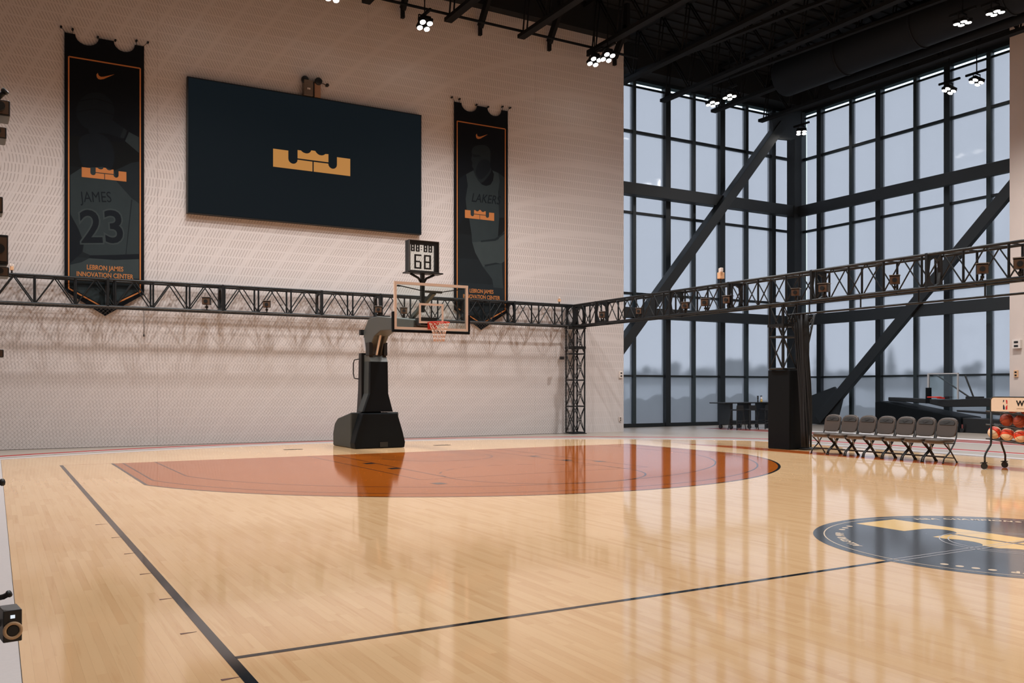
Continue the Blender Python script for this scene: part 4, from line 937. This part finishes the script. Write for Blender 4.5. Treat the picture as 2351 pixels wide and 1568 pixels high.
# backboard
BX0, BX1, BZ0, BZ1, BY = 6.61, 8.47, 2.86, 3.94, -1.24
bb = MB().span((BX0 + .06, BY - .006, BZ0 + .06), (BX1 - .06, BY + .006, BZ1 - .06)).build('backboard', M_CLEAR, hp)
bf = MB()
for a, b in (((BX0, BZ0), (BX1, BZ0 + .06)), ((BX0, BZ1 - .06), (BX1, BZ1)), ((BX0, BZ0 + .06), (BX0 + .06, BZ1 - .06)), ((BX1 - .06, BZ0 + .06), (BX1, BZ1 - .06))):
    bf.span((a[0], BY - .025, a[1]), (b[0], BY + .025, b[1]))
bf.build('board_frame', M_CREAM, bb)
sq = MB(); sx0, sx1, sz0, sz1 = XM - .31, XM + .31, 3.02, 3.48
for a, b in (((sx0, sz0), (sx1, sz0 + .05)), ((sx0, sz1 - .05), (sx1, sz1)), ((sx0, sz0 + .05), (sx0 + .05, sz1 - .05)), ((sx1 - .05, sz0 + .05), (sx1, sz1 - .05))):
    sq.span((a[0], BY - .009, a[1]), (b[0], BY - .0065, b[1]))
sq.build('target_square', M_CREAM, bb)
pd = MB(); pd.span((BX0 - .04, BY - .045, BZ0 - .06), (BX1 + .04, BY + .045, BZ0 - .001)).span((BX0 - .045, BY - .045, BZ0 - .001), (BX0 - .001, BY + .045, BZ0 + .40)).span((BX1 + .001, BY - .045, BZ0 - .001), (BX1 + .045, BY + .045, BZ0 + .40))
pd.build('board_padding', M_PAD, hp, bevel=.012)
MB().span((BX0 + .06, BY - .009, BZ1 - .115), (BX0 + .16, BY - .0065, BZ1 - .085)).build('board_tag', M_BLACK, bb)
mb = MB(); mb.bar((XM, -.20, 3.25), (XM + .08, BY + .02, 3.74), .09, .09); mb.bar((XM - .15, BY + .02, 3.75), (XM + .28, BY + .02, 3.75), .05, .05).bar((XM - .12, -.15, 3.05), (XM, -.20, 3.27), .1, .1).build('board_strut', M_BOOM, hp)
MB().bar((BX0 + .1, BY + .03, BZ1 - .08), (XM - .15, BY + .06, 3.76), .02, .02).bar((BX1 - .1, BY + .03, BZ1 - .08), (XM + .28, BY + .06, 3.76), .02, .02).build('top_stay', M_BLACK, hp)
MB().span((XM - .25, BY + .02, 2.98), (XM + .16, BY + .35, 3.16)).build('board_mount', M_BLACK, hp)
# rim and net
RZ = 3.02; RCc = Vector((XM + .01, BY - .40, RZ))
rim = MB().tube([RCc + Vector((.235 * math.cos(a * .19635), .235 * math.sin(a * .19635), 0)) for a in range(32)], .012, 8, True)
rim.build('rim', M_RIM, hp)
MB().box((XM + .01, BY - .10, RZ - .02), (.20, .14, .03)).box((XM + .01, BY - .03, RZ - .05), (.22, .03, .16)).build('rim_bracket', M_RIM, hp)
net = MB(); NN = 12
def npt(k, j): 
    r_ = [.23, .20, .165, .14, .125, .12][j]; a = 2 * math.pi * (k + .5 * j) / NN; return RCc + Vector((r_ * math.cos(a), r_ * math.sin(a), -.085 * j))
for j in range(5):
    for k in range(NN): net.cyl(npt(k, j), npt(k, j + 1), .006, 5).cyl(npt(k + 1, j), npt(k, j + 1), .006, 5)
net.build('net', M_NET, hp)
# shot clock
SY = -1.02; s0, s1 = onY(939, 590, SY).x, onY(1008, 590, SY).x; c0, c1 = 4.22, 4.95; sxm = (s0 + s1) / 2
sk = MB().span((s0, SY, c0), (s1, SY + .22, c0 + .035)).span((s0, SY, c1 - .035), (s1, SY + .22, c1)).span((s0, SY, c0 + .035), (s0 + .035, SY + .22, c1 - .035)).span((s1 - .035, SY, c0 + .035), (s1, SY + .22, c1 - .035)).build('shot_clock', M_BLACK, hp)
fr_ = MB(); w_ = .012
for a, b in (((s0, c0), (s1, c0 + w_)), ((s0, c1 - w_), (s1, c1)), ((s0, c0), (s0 + w_, c1)), ((s1 - w_, c0), (s1, c1))): fr_.span((a[0], SY - .012, a[1]), (b[0], SY - .001, b[1]))
fr_.build('clock_trim', mat('grey_trim', lin((110, 108, 106)), .4), sk)
MB().span((s0 + .035, SY + .06, c0 + .035), (s1 - .035, SY + .068, c1 - .035)).build('clock_glass', M_CLEAR, sk)
MB().span((s0 + .02, SY + .01, c1 - .10), (s1 - .02, SY + .05, c1 - .035)).span((s1 - .10, SY + .01, c0 + .02), (s1 - .02, SY + .05, c1 - .10)).build('clock_mask', M_BLACK, sk)
def digit(mb, x, z, w, h, t_, segs='abcdefg'):
    y0, y1 = SY + .02, SY + .05; B = lambda a, b: mb.span((a[0], y0, a[1]), (b[0], y1, b[1]))
    m_ = z + h / 2
    if 'a' in segs: B((x, z + h - t_), (x + w, z + h))
    if 'd' in segs: B((x, z), (x + w, z + t_))
    if 'g' in segs: B((x + t_, m_ - t_ / 2), (x + w - t_, m_ + t_ / 2))
    if 'f' in segs: B((x, m_), (x + t_, z + h - t_))
    if 'e' in segs: B((x, z + t_), (x + t_, m_))
    if 'b' in segs: B((x + w - t_, m_), (x + w, z + h - t_))
    if 'c' in segs: B((x + w - t_, z + t_), (x + w, m_))
mb = MB(); ww = s1 - s0
for u in (.09, .25, .51, .67): mb = MB(); digit(mb, s0 + ww * u, c0 + .47, .085, .17, .024); mb.build('digit', M_BLACK, sk)
for u, sg_ in ((.20, 'acdefg'), (.52, 'abcdefg')): mb = MB(); digit(mb, s0 + ww * u, c0 + .075, .17, .33, .034, sg_); mb.build('digit', M_BLACK, sk)
mb = MB()
mb.box((s0 + ww * .43, SY + .035, c0 + .52), (.018, .03, .018)).box((s0 + ww * .43, SY + .035, c0 + .58), (.018, .03, .018)); mb.build('colon', M_BLACK, sk)
MB().span((s0 - .05, SY - .06, c0 - .03), (s1 + .08, SY + .26, c0 - .002)).build('clock_shelf', M_BLACK, hp)
cb = MB(); cb.bar((sxm, SY + .1, 3.3), (sxm, SY + .1, c0 - .03), .085, .085, (0, 1, 0))
for sgn in (-1, 1): cb.tube([(sxm + sgn * .03, SY + .1, c0 - .24), (sxm + sgn * .10, SY + .1, c0 - .13), (sxm + sgn * .30, SY + .1, c0 - .04)], .028, 7)
cb.build('clock_post', M_BLACK, hp)

# ------------------------------------------------------------------ folded hoop by the right windows
fh = thing('folded_hoop', 'second black portable basketball hoop folded down low before the right windows', 'basketball hoop', (28.9, .8, 0))
MB().prism([Vector((28.3, y, z)) for y, z in ((-.55, -.018), (3.0, -.018), (3.0, 1.02), (2.8, 1.05), (-.5, .52), (-.55, .48))], (1.25, 0, 0)).build('base', M_PAD, fh, bevel=.03)
MB().prism([Vector((28.38, y, z)) for y, z in ((-1.9, -.018), (-.56, -.018), (-.56, .50), (-1.9, .46))], (.76, 0, 0)).build('base_front', M_BLACK, fh, bevel=.02)
for yy, zz in ((-.58, .02), (-1.9, .02)): MB().cyl((28.3, yy, .06), (28.42, yy, .06), .075, 12).build('wheel', M_BLACK, fh)
MB().box((28.29, -.62, .2), (.02, .05, .14)).build('latch', mat('dull_red_tag', lin((110, 50, 48)), .5), fh)
MB().prism([Vector((28.55, y, z)) for y, z in ((2.6, 1.06), (2.6, 1.2), (.2, 1.12), (-1.6, 1.22), (-2.3, 1.05), (-2.3, .93), (.3, .86), (.9, .98))], (.5, 0, 0)).build('boom', M_BLACK, fh, bevel=.02)
MB().prism([Vector((28.6, y, z)) for y, z in ((-.2, .70), (-.2, .76), (-2.4, .66), (-2.4, .58))], (.45, 0, 0)).build('lower_arm', M_BLACK, fh)
fb0, fb1 = onX(2130, 892, 28.6).y, onX(2200, 892, 28.6).y
bz0, bz1 = 1.06, 2.09
b2 = MB().span((28.6, fb1, bz0), (28.612, fb0, bz1)).build('backboard', M_CLEAR, fh)
f2 = MB().span((28.57, fb1, bz1 - .04), (28.64, fb0, bz1)).span((28.57, fb0 - .06, bz0 + .5), (28.64, fb0, bz1 - .04)).span((28.57, fb1, bz0 + .1), (28.64, fb1 + .03, bz1 - .04)).build('board_frame', mat('grey_white_frame', lin((176, 176, 178)), .5), b2)
MB().span((28.53, fb0 - .10, bz0 - .08), (28.68, fb0 + .04, bz0 + .5)).build('board_padding', M_PAD, fh)
cR = Vector((28.1, fb0 - .62, 1.22)); MB().tube([cR + Vector((.23 * math.cos(a * .3927), .23 * math.sin(a * .3927), 0)) for a in range(16)], .022, 7, True).build('rim', M_RIM, fh)
MB().bar(cR + Vector((.22, 0, -.02)), (28.6, cR.y, 1.18), .12, .06).build('rim_bracket', M_RIM, fh)
for p, q in (((2152, 862), (2232, 916)), ((2216, 862), (2236, 914))):
    a, b = onX(*p, 28.75), onX(*q, 28.75); rod('brace', a, b, .03, M_BLACK, fh)
MB().box((28.75, onX(2238, 915, 28.75).y, 1.20), (.3, .5, .10)).build('brace_mount', M_BLACK, fh)

# ------------------------------------------------------------------ chairs
def rbox(c, d, r, crown_=0.0):
    """cushion: rounded box as a lofted superellipse block"""
    mb = MB(); n, k = 24, 7; c = Vector(c); vs = []; fs = []
    for j in range(k):
        f_ = j / (k - 1); z = (f_ - .5) * d[2]; e = 1 - (abs(2 * f_ - 1) ** 3.5) * (r / max(d[0], d[1])) * 2.0
        for i in range(n):
            a = 2 * math.pi * i / n; ca, sa = math.cos(a), math.sin(a); p_ = .35
            x = math.copysign(abs(ca) ** p_, ca) * d[0] / 2 * e; y = math.copysign(abs(sa) ** p_, sa) * d[1] / 2 * e
            vs.append(c + Vector((x, y, z)))
    for j in range(k - 1):
        for i in range(n): fs.append((j * n + i, j * n + (i + 1) % n, (j + 1) * n + (i + 1) % n, (j + 1) * n + i))
    fs += [tuple(reversed(range(n))), tuple((k - 1) * n + i for i in range(n))]
    return mb.add(vs, fs, True)
def chair_proto():
    """faces -X; origin on the floor at the middle"""
    t = thing('folding_chair', 'x', 'chair')
    rbox((-.02, 0, .455), (.44, .45, .075), .03).build('seat', M_CHAIR, t)
    # backrest: rounded outline in local (width w, height h) leaning back
    def back(pts, th, off): 
        mb = MB(); lean = R(14); out = []
        for w_, h_ in pts: out.append(Vector((.195 + math.sin(lean) * (h_ - .50) - off * math.cos(lean), w_, h_)))
        return mb.prism(out, (th * math.cos(lean), 0, -th * math.sin(lean) * 0 + th * .2))
    shp = [(-.20, .535), (-.10, .515), (.10, .515), (.20, .535), (.225, .62), (.232, .74), (.225, .81), (.20, .86), (.15, .895), (.08, .912), (0, .917), (-.08, .912), (-.15, .895), (-.20, .86), (-.225, .81), (-.232, .74), (-.225, .62)]
    back(shp, .055, .035).build('backrest', M_CHAIR, t, bevel=.02, seg=3)
    hd = [(-.165, .765), (.165, .765), (.178, .81), (.15, .850), (.08, .872), (0, .878), (-.08, .872), (-.15, .850), (-.178, .81)]
    h_ = back(hd, .02, .047).build('head_panel', M_CHAIRD, t, bevel=.008)
    h_['label'] = 'darker padded panel at the top of the backrest with a stitched logo'
    sw = [Vector((.195 + math.sin(R(14)) * (.79 + .05 * v - .50) - .052, .07 - .15 * u, .79 + .05 * v)) for u, v in SWOOSH]
    tri_fill(MB().prism(sw, (-.002, 0, 0)).build('swoosh_logo', M_BLACK, t))
    for s_ in (-1, 1):
        y = s_ * .225
        MB().tube([(-.20, y, .42), (-.19, y, .40), (.02, y, .24), (.22, y, .015)], .015, 7).build('leg', M_BLACK, t)
        MB().tube([(.255, y * .98, .80), (.205, y, .52), (.14, y, .40), (-.02, y, .22), (-.20, y, .10), (-.235, y, .015)], .015, 7).build('leg', M_BLACK, t)
        MB().box((-.02, y, .405), (.34, .02, .025)).build('seat_rail', M_BLACK, t)
        MB().cyl((-.235, y, 0), (-.235, y, .03), .02, 8).cyl((.22, y, 0), (.22, y, .03), .02, 8).build('rubber_foot', M_BLACK, t)
        MB().bar((-.05, y - s_ * .02, .40), (.03, y - s_ * .02, .25), .012, .035).build('folding_link', mat('bare_steel_link', lin((160, 150, 140)), .3, metal=.6), t)
    MB().bar((-.2, -.22, .405), (-.2, .22, .405), .02, .03).build('front_rail', mat('worn_steel_rail', lin((120, 108, 98)), .4, metal=.3), t)
    for a_ in ((.14, .10), (-.14, .135)): MB().cyl((a_[0], -.22, a_[1]), (a_[0], .22, a_[1]), .011, 7).build('stretcher', M_BLACK, t)
    return t
CH = chair_proto(); ords = ['first', 'second', 'third', 'fourth', 'fifth', 'sixth', 'seventh']
for i in range(7):
    c = CH if i == 0 else copy_tree(CH)
    c.location = (15.78, -5.42 - .49 * i, .0015); c.rotation_euler = (0, 0, R(random.uniform(-.5, .5)))
    tag(c, ('black padded folding chair at the left end of the row, next to the padded column', 'black padded folding chair, second from the padded column', 'black padded folding chair, third from the padded column', 'black padded folding chair in the middle of the row of seven', 'black padded folding chair, third from the ball rack end', 'black padded folding chair, second from the ball rack end', 'black padded folding chair at the right end of the row, nearest the ball rack')[i], 'chair', 'padded folding chairs along the sideline')

# ------------------------------------------------------------------ ball rack (long axis along -Y, shelves tilt down to the right)
RX, RY = 15.42, -9.78
rk = thing('ball_rack', 'black wheeled ball rack with a cream lettered sign at the right edge', 'ball rack', (RX, RY - .6, 0))
tl_ = -.085
def RP(dx, s_, z): return Vector((RX + dx, RY - s_, z))
for s_ in (0, 1.30):
    for dx in (-.16, .16):
        MB().tube([RP(dx, s_, 1.34), RP(dx, s_, .52), RP(dx * 1.1, s_, .46), RP(dx * 1.9, s_ - .02, .30), RP(dx * 2.05, s_ - .02, .24), RP(dx * 2.05, s_ - .02, .12)], .019, 8).build('leg', M_BLACK, rk)
        cs = MB().cyl(RP(dx * 2.05 - .02, s_ - .03, .060), RP(dx * 2.05 + .02, s_ - .03, .060), .058, 16).build('caster', M_BLACK, rk)
        MB().box(RP(dx * 2.05, s_ - .025, .125), (.07, .07, .02)).box(RP(dx * 2.05 - .035, s_ - .05, .12), (.03, .06, .015)).build('caster_fork', M_BLACK, cs)
SH = (.56, .83, 1.09)
for z in SH:
    for dx in (-.13, .13): rod('shelf_rail', RP(dx, -.12, z + .01), RP(dx, 1.42, z + 1.54 * tl_ + .01), .014, M_BLACK, rk)
    for s_ in (-.12, 0, .65, 1.30, 1.42): rod('shelf_strut', RP(-.13, s_, z + .01 + (s_ + .12) * tl_), RP(.13, s_, z + .01 + (s_ + .12) * tl_), .010, M_BLACK, rk)
sg = MB().prism([RP(-.17, s_, z) for s_, z in ((.015, 1.10), (.015, 1.31), (.03, 1.345), (.06, 1.36), (1.24, 1.36), (1.27, 1.345), (1.285, 1.31), (1.285, 1.10))], (-.012, 0, 0)).build('sign_board', M_CREAM, rk)
MB().tube([RP(-.175, s_, z) for s_, z in ((0.0, 1.10), (0, 1.31), (.02, 1.35), (.06, 1.37), (1.24, 1.37), (1.28, 1.35), (1.30, 1.31), (1.30, 1.10))], .013, 7).build('sign_frame', M_BLACK, rk)
ey_ = (0, -1, 0)
mb = MB(); text(mb, 'WILSON', .135, RP(-.1835, .50, 1.21), ey_, (0, 0, 1), bold=.006, align='LEFT'); mb.build('sign_lettering', M_BLACK, sg)
mb = MB(); text(mb, 'OFFICIAL GAME BALL', .035, RP(-.1835, .50, 1.145), ey_, (0, 0, 1), align='LEFT'); mb.build('sign_small_lettering', mat('tan_print', lin((150, 120, 85)), .5), sg)
def SGp(u, v): return RP(-.1838, .245 + .085 * u, 1.135 + .18 * v)
M_NR = mat('red_print', lin((196, 40, 40)), .5); M_NB = mat('navy_print', lin((24, 34, 60)), .5)
tri_fill(MB().poly([SGp(*p) for p in ((.08, 0), (.42, 0), (.40, .25), (.28, .42), (.10, .55), (0, .40), (0, .06))]).poly([SGp(*p) for p in ((0, .72), (.30, .90), (.28, 1.0), (.08, 1.0), (0, .94))]).build('sign_emblem', M_NB, sg))
tri_fill(MB().poly([SGp(*p) for p in ((.62, 1.0), (.92, 1.0), (1, .94), (1, .62), (.78, .58), (.72, .78))]).poly([SGp(*p) for p in ((.60, 0), (.92, 0), (1, .06), (1, .50), (.82, .44), (.62, .30))]).build('sign_emblem', M_NR, sg))
def uvball(r=.12, nu=24, nv=14):
    vs = [Vector((r * math.sin(math.pi * j / nv) * math.cos(2 * math.pi * i / nu), r * math.sin(math.pi * j / nv) * math.sin(2 * math.pi * i / nu), r * math.cos(math.pi * j / nv))) for j in range(nv + 1) for i in range(nu)]
    fs = [(j * nu + i, (j + 1) * nu + i, (j + 1) * nu + (i + 1) % nu, j * nu + (i + 1) % nu) for j in range(nv) for i in range(nu)]
    return vs, fs
def ball_proto(m, label, two):
    t = thing('basketball', label, 'basketball'); vs, fs = uvball()
    MB().add(vs, fs, True).build('shell', m, t)
    sm = MB(); n = 40
    for ax in range(2): sm.tube([Vector((.1205 * math.cos(2 * math.pi * i / n), 0, .1205 * math.sin(2 * math.pi * i / n)) if ax == 0 else (.1205 * math.cos(2 * math.pi * i / n), .1205 * math.sin(2 * math.pi * i / n), 0)) for i in range(n)], .002, 4, True)
    for s_ in (-1, 1): sm.tube([Vector((.1205 * math.cos(q) * .9, s_ * (.062 + .028 * math.cos(2 * q)), .1205 * math.sin(q) * .9)).normalized() * .1205 for q in [2 * math.pi * i / n for i in range(n)]], .002, 4, True)
    sm.build('seams', M_BLACK, t)
    return t
def two_tone():
    k = NT('two_tone_ball'); tc = k.n('ShaderNodeTexCoord'); sp = k.n('ShaderNodeSeparateXYZ'); k.l(tc.outputs['Object'], sp.inputs[0])
    f_ = k.math('GREATER_THAN', k.math('ABSOLUTE', sp.outputs[2]), .048); k.l(k.mix(f_, lin((226, 66, 24)), lin((232, 206, 176))), k.b.inputs['Base Color']); k.b.inputs['Roughness'].default_value = .45
    return k.m
B1 = ball_proto(M_BALL, 'brown basketball', 0); B2 = ball_proto(two_tone(), 'two tone basketball', 1)
bl = {'brown': ['brown basketball at the left end of the middle rack shelf', 'brown basketball second from left on the middle rack shelf', 'brown basketball third from left on the middle rack shelf, cut by the picture edge'],
      'two': ['orange and white basketball at the left end of the bottom rack shelf, beside the post', 'orange and white basketball second from left on the bottom rack shelf', 'orange and white basketball third from left on the bottom rack shelf', 'orange and white basketball fourth from left on the bottom rack shelf'],
      'top': ['brown basketball on the top rack shelf mostly hidden behind the sign', 'brown basketball further right on the top rack shelf behind the sign']}
used = {}
def put(proto, s_, z, rot, label, grp):
    if proto.name in used: c = copy_tree(proto)
    else: c = proto; used[proto.name] = 1
    zz = z + .01 + (s_ + .12) * tl_ + .014 + math.sqrt(max(0, .132 ** 2 - .13 ** 2)) + .012
    # a ball sits between two rails 0.26 m apart: it rests on the cross struts' level
    c.location = RP(0, s_, z + .01 + (s_ + .12) * tl_ + .125); c.rotation_euler = rot
    tag(c, label, 'basketball', grp)
for i, s_ in enumerate((.21, .46, .71)): put(B1, s_, SH[1], (1.2 * i, .5, 1.57 + .3 * i), bl['brown'][i], 'basketballs on the middle rack shelf')
for i, s_ in enumerate((-.03, .22, .47, .72)): put(B2, s_, SH[0], (.5 if i else 1.0, .15 * i - .2, 1.5 + .4 * i), bl['two'][i], 'basketballs on the bottom rack shelf')
for i, s_ in enumerate((.33, .58)): put(B1, s_, SH[2], (.4, .5 + i, 1.2), bl['top'][i], 'basketballs on the top rack shelf')

# ------------------------------------------------------------------ bar table, stools, bottles
tbx, tby = 24.0, 5.6
tb = thing('bar_table', 'tall dark bar table on casters before the left windows', 'table', (tbx, tby, -.02))
MB().span((tbx - 1.4, tby - .42, .96), (tbx + 1.3, tby + .42, 1.0)).build('tabletop', M_BLACK, tb, bevel=.008)
for xx in (-.95, .0, .95):
    MB().span((tbx + xx - .07, tby - .3, .16), (tbx + xx + .07, tby + .3, .96)).build('leg', M_BLACK, tb)
    for yy in (-.28, .28):
        MB().cyl((tbx + xx - .03, tby + yy, .065), (tbx + xx + .03, tby + yy, .065), .08, 14).box((tbx + xx, tby + yy, .15), (.09, .09, .03)).build('caster', M_BLACK, tb)
def stool(x, y, label):
    t = thing('bar_stool', label, 'stool', (x, y, -.02), 'black bar stools at the tall table')
    MB().box((x, y, .73), (.36, .36, .05)).build('seat', M_BLACK, t, bevel=.02)
    MB().prism([Vector((x + u, y - .17, z)) for u, z in ((-.18, .755), (.18, .755), (.16, .90), (-.16, .90))], (0, .02, 0)).build('backrest', M_BLACK, t)
    for sx in (-1, 1):
        for sy in (-1, 1): rod('leg', (x + sx * .23, y + sy * .23, -.019), (x + sx * .15, y + sy * .15, .71), .016, M_BLACK, t)
    for z in (.22, .32):
        for s_ in (-1, 1): rod('footrest', (x - .21, y + s_ * .21, z), (x + .21, y + s_ * .21, z), .012, M_BLACK, t)
for x_, lb in ((-1.1, 'black bar stool at the left end of the tall table'), (-.45, 'black bar stool second from left at the tall table'), (.35, 'black bar stool third from left at the tall table'), (.85, 'black bar stool at the right, nearest the padded column')):
    stool(tbx + x_, tby - .75, lb)
P = onY(1748, 925, tby - .2); t = thing('spray_bottle', 'white and yellow spray bottle standing on the tall bar table', 'bottle', (P.x, tby - .2, 1.0))
MB().lathe([(.04, 1.0), (.045, 1.02), (.045, 1.10)], (P.x, tby - .2, 0), 14).build('liquid_part', mat('yellow_liquid', lin((205, 170, 90)), .3), t)
MB().lathe([(.045, 1.10), (.042, 1.15), (.018, 1.19), (.018, 1.22)], (P.x, tby - .2, 0), 14).build('body', M_WHITED, t)
MB().box((P.x - .01, tby - .2, 1.235), (.08, .03, .04)).build('trigger_head', M_NB, t)
P = onY(1740, 925, tby - .2); t = thing('black_flask', 'slim black flask standing left of the spray bottle on the bar table', 'bottle', (P.x, tby - .2, 1.0))
MB().lathe([(.025, 1.0), (.026, 1.06), (.022, 1.10), (.03, 1.14), (.035, 1.2)], (P.x, tby - .2, 0), 12).build('body', M_BLACK, t)
MB().lathe([(.035, 1.2), (.036, 1.24), (.02, 1.25)], (P.x, tby - .2, 0), 12).build('cap', M_BLACK, t)

# ------------------------------------------------------------------ camera stand at the left edge
sx_, sy_ = onX(0, 892, -2.15).x, 0
def left_cam(name, label, px0, py0, px1, py1, dist, ring, cat='camera'):
    """a camera box whose near face spans the given pixels at a distance from the lens"""
    c = CAM + ray((px0 + px1) / 2, (py0 + py1) / 2) * dist; w_ = abs(px1 - px0) * dist / FPX; h_ = abs(py1 - py0) * dist / FPX
    t = thing(name, label, cat, c); M = Matrix.Rotation(R(8 if ring else 2), 4, 'Z')
    MB().box(c + M @ Vector((0, w_ * .9, 0)), (w_ * 1.02, w_ * 1.8, h_), M).build('housing', M_CAMBODY, t, bevel=.004)
    if ring:
        MB().tube([c + M @ Vector((h_ * .23 * math.cos(a * .262), -.006, -h_ * .13 + h_ * .23 * math.sin(a * .262))) for a in range(24)], h_ * .055, 8, True).build('ring_light', mat('tan_led_ring', lin((190, 160, 125)), .4), t)
        MB().cyl(c + M @ Vector((0, .004, -h_ * .13)), c + M @ Vector((0, -.010, -h_ * .13)), h_ * .16, 18).build('lens', M_BLACK, t)
        MB().box(c + M @ Vector((0, -.003, h_ * .30)), (w_ * .24, .004, h_ * .10), M).build('display', mat('lit_display', (.3, .3, .3), .5, noise=0, emit=((.75, .85, .95), .9)), t)
    else:
        MB().box(c + M @ Vector((0, -.004, 0)), (w_ * .84, .008, h_ * .8), M).build('lens_plate', M_CAMFACE, t)
        MB().cyl(c + M @ Vector((0, -.006, 0)), c + M @ Vector((0, -.03, 0)), min(w_, h_) * .3, 14).build('lens', M_BLACK, t)
    return t, c
st = thing('camera_stand', 'black upright camera stand just outside the left edge', 'stand', (-2.95, -16.3, 0))
base = CAM + ray(-150, 892) * 4.1; base.z = 0
MB().cyl((base.x, base.y, -.012), (base.x, base.y, 2.95), .022, 10).build('pole', M_BLACK, st)
for a_ in (0, 2.1, 4.2): rod('leg', (base.x + .26 * math.cos(a_), base.y + .26 * math.sin(a_), -.005), (base.x, base.y, .42), .014, M_BLACK, st)
left = [('low_motion_camera', 'black camera with a tan ring light and small display at the lower left edge', 10, 1401, 48, 1474, 3.9, 1),
        ('edge_camera', 'dark bronze camera poking in at the left edge just above the wall truss', -20, 538, 16, 606, 3.9, 0),
        ('edge_camera', 'bronze lens camera at the left edge level with the banner swoosh', -22, 228, 20, 264, 3.9, 0),
        ('edge_camera', 'thin dark camera edge at the left border beside the banner ball print', -26, 290, 12, 316, 3.9, 0),
        ('edge_camera', 'small black camera edge at the left border beside the banner crown', -30, 450, 4, 488, 3.9, 0),
        ('edge_camera', 'small bronze camera at the left border right on the wall truss', -18, 612, 18, 634, 3.9, 0),
        ('edge_camera', 'small black camera at the left border in front of the wall shadows', -26, 802, 6, 820, 3.9, 0)]
for nm, lb, a, b, c_, d_, ds, rg_ in left:
    t, c = left_cam(nm, lb, a, b, c_, d_, ds, rg_)
    MB().bar(c + Vector((-.01, .03, 0)), (base.x, base.y, c.z), .02, .02).build('mount_arm', M_BLACK, t)
for nm, lb, pts in (('clamp_arm', 'black curved clamp arm above the lower left camera', ((-60, 1372), (-10, 1374), (8, 1370), (23, 1362))), ('clamp_arm', 'short black clamp stub at the left border on the court edge', ((-60, 1110), (-10, 1109), (8, 1107))), ('clamp_arm', 'short black clamp tilted up at the left border near the banner top', ((-60, 262), (-5, 225), (14, 207)))):
    q = [CAM + ray(*p) * 3.95 for p in pts]; t = thing('camera_clamp', lb, 'clamp', q[0]); MB().tube(q, .012, 8).build('arm', M_BLACK, t); MB().tube([q[-1], q[-1].lerp(q[-2], .3)], .016, 8).build('tip', M_BLACK, t)
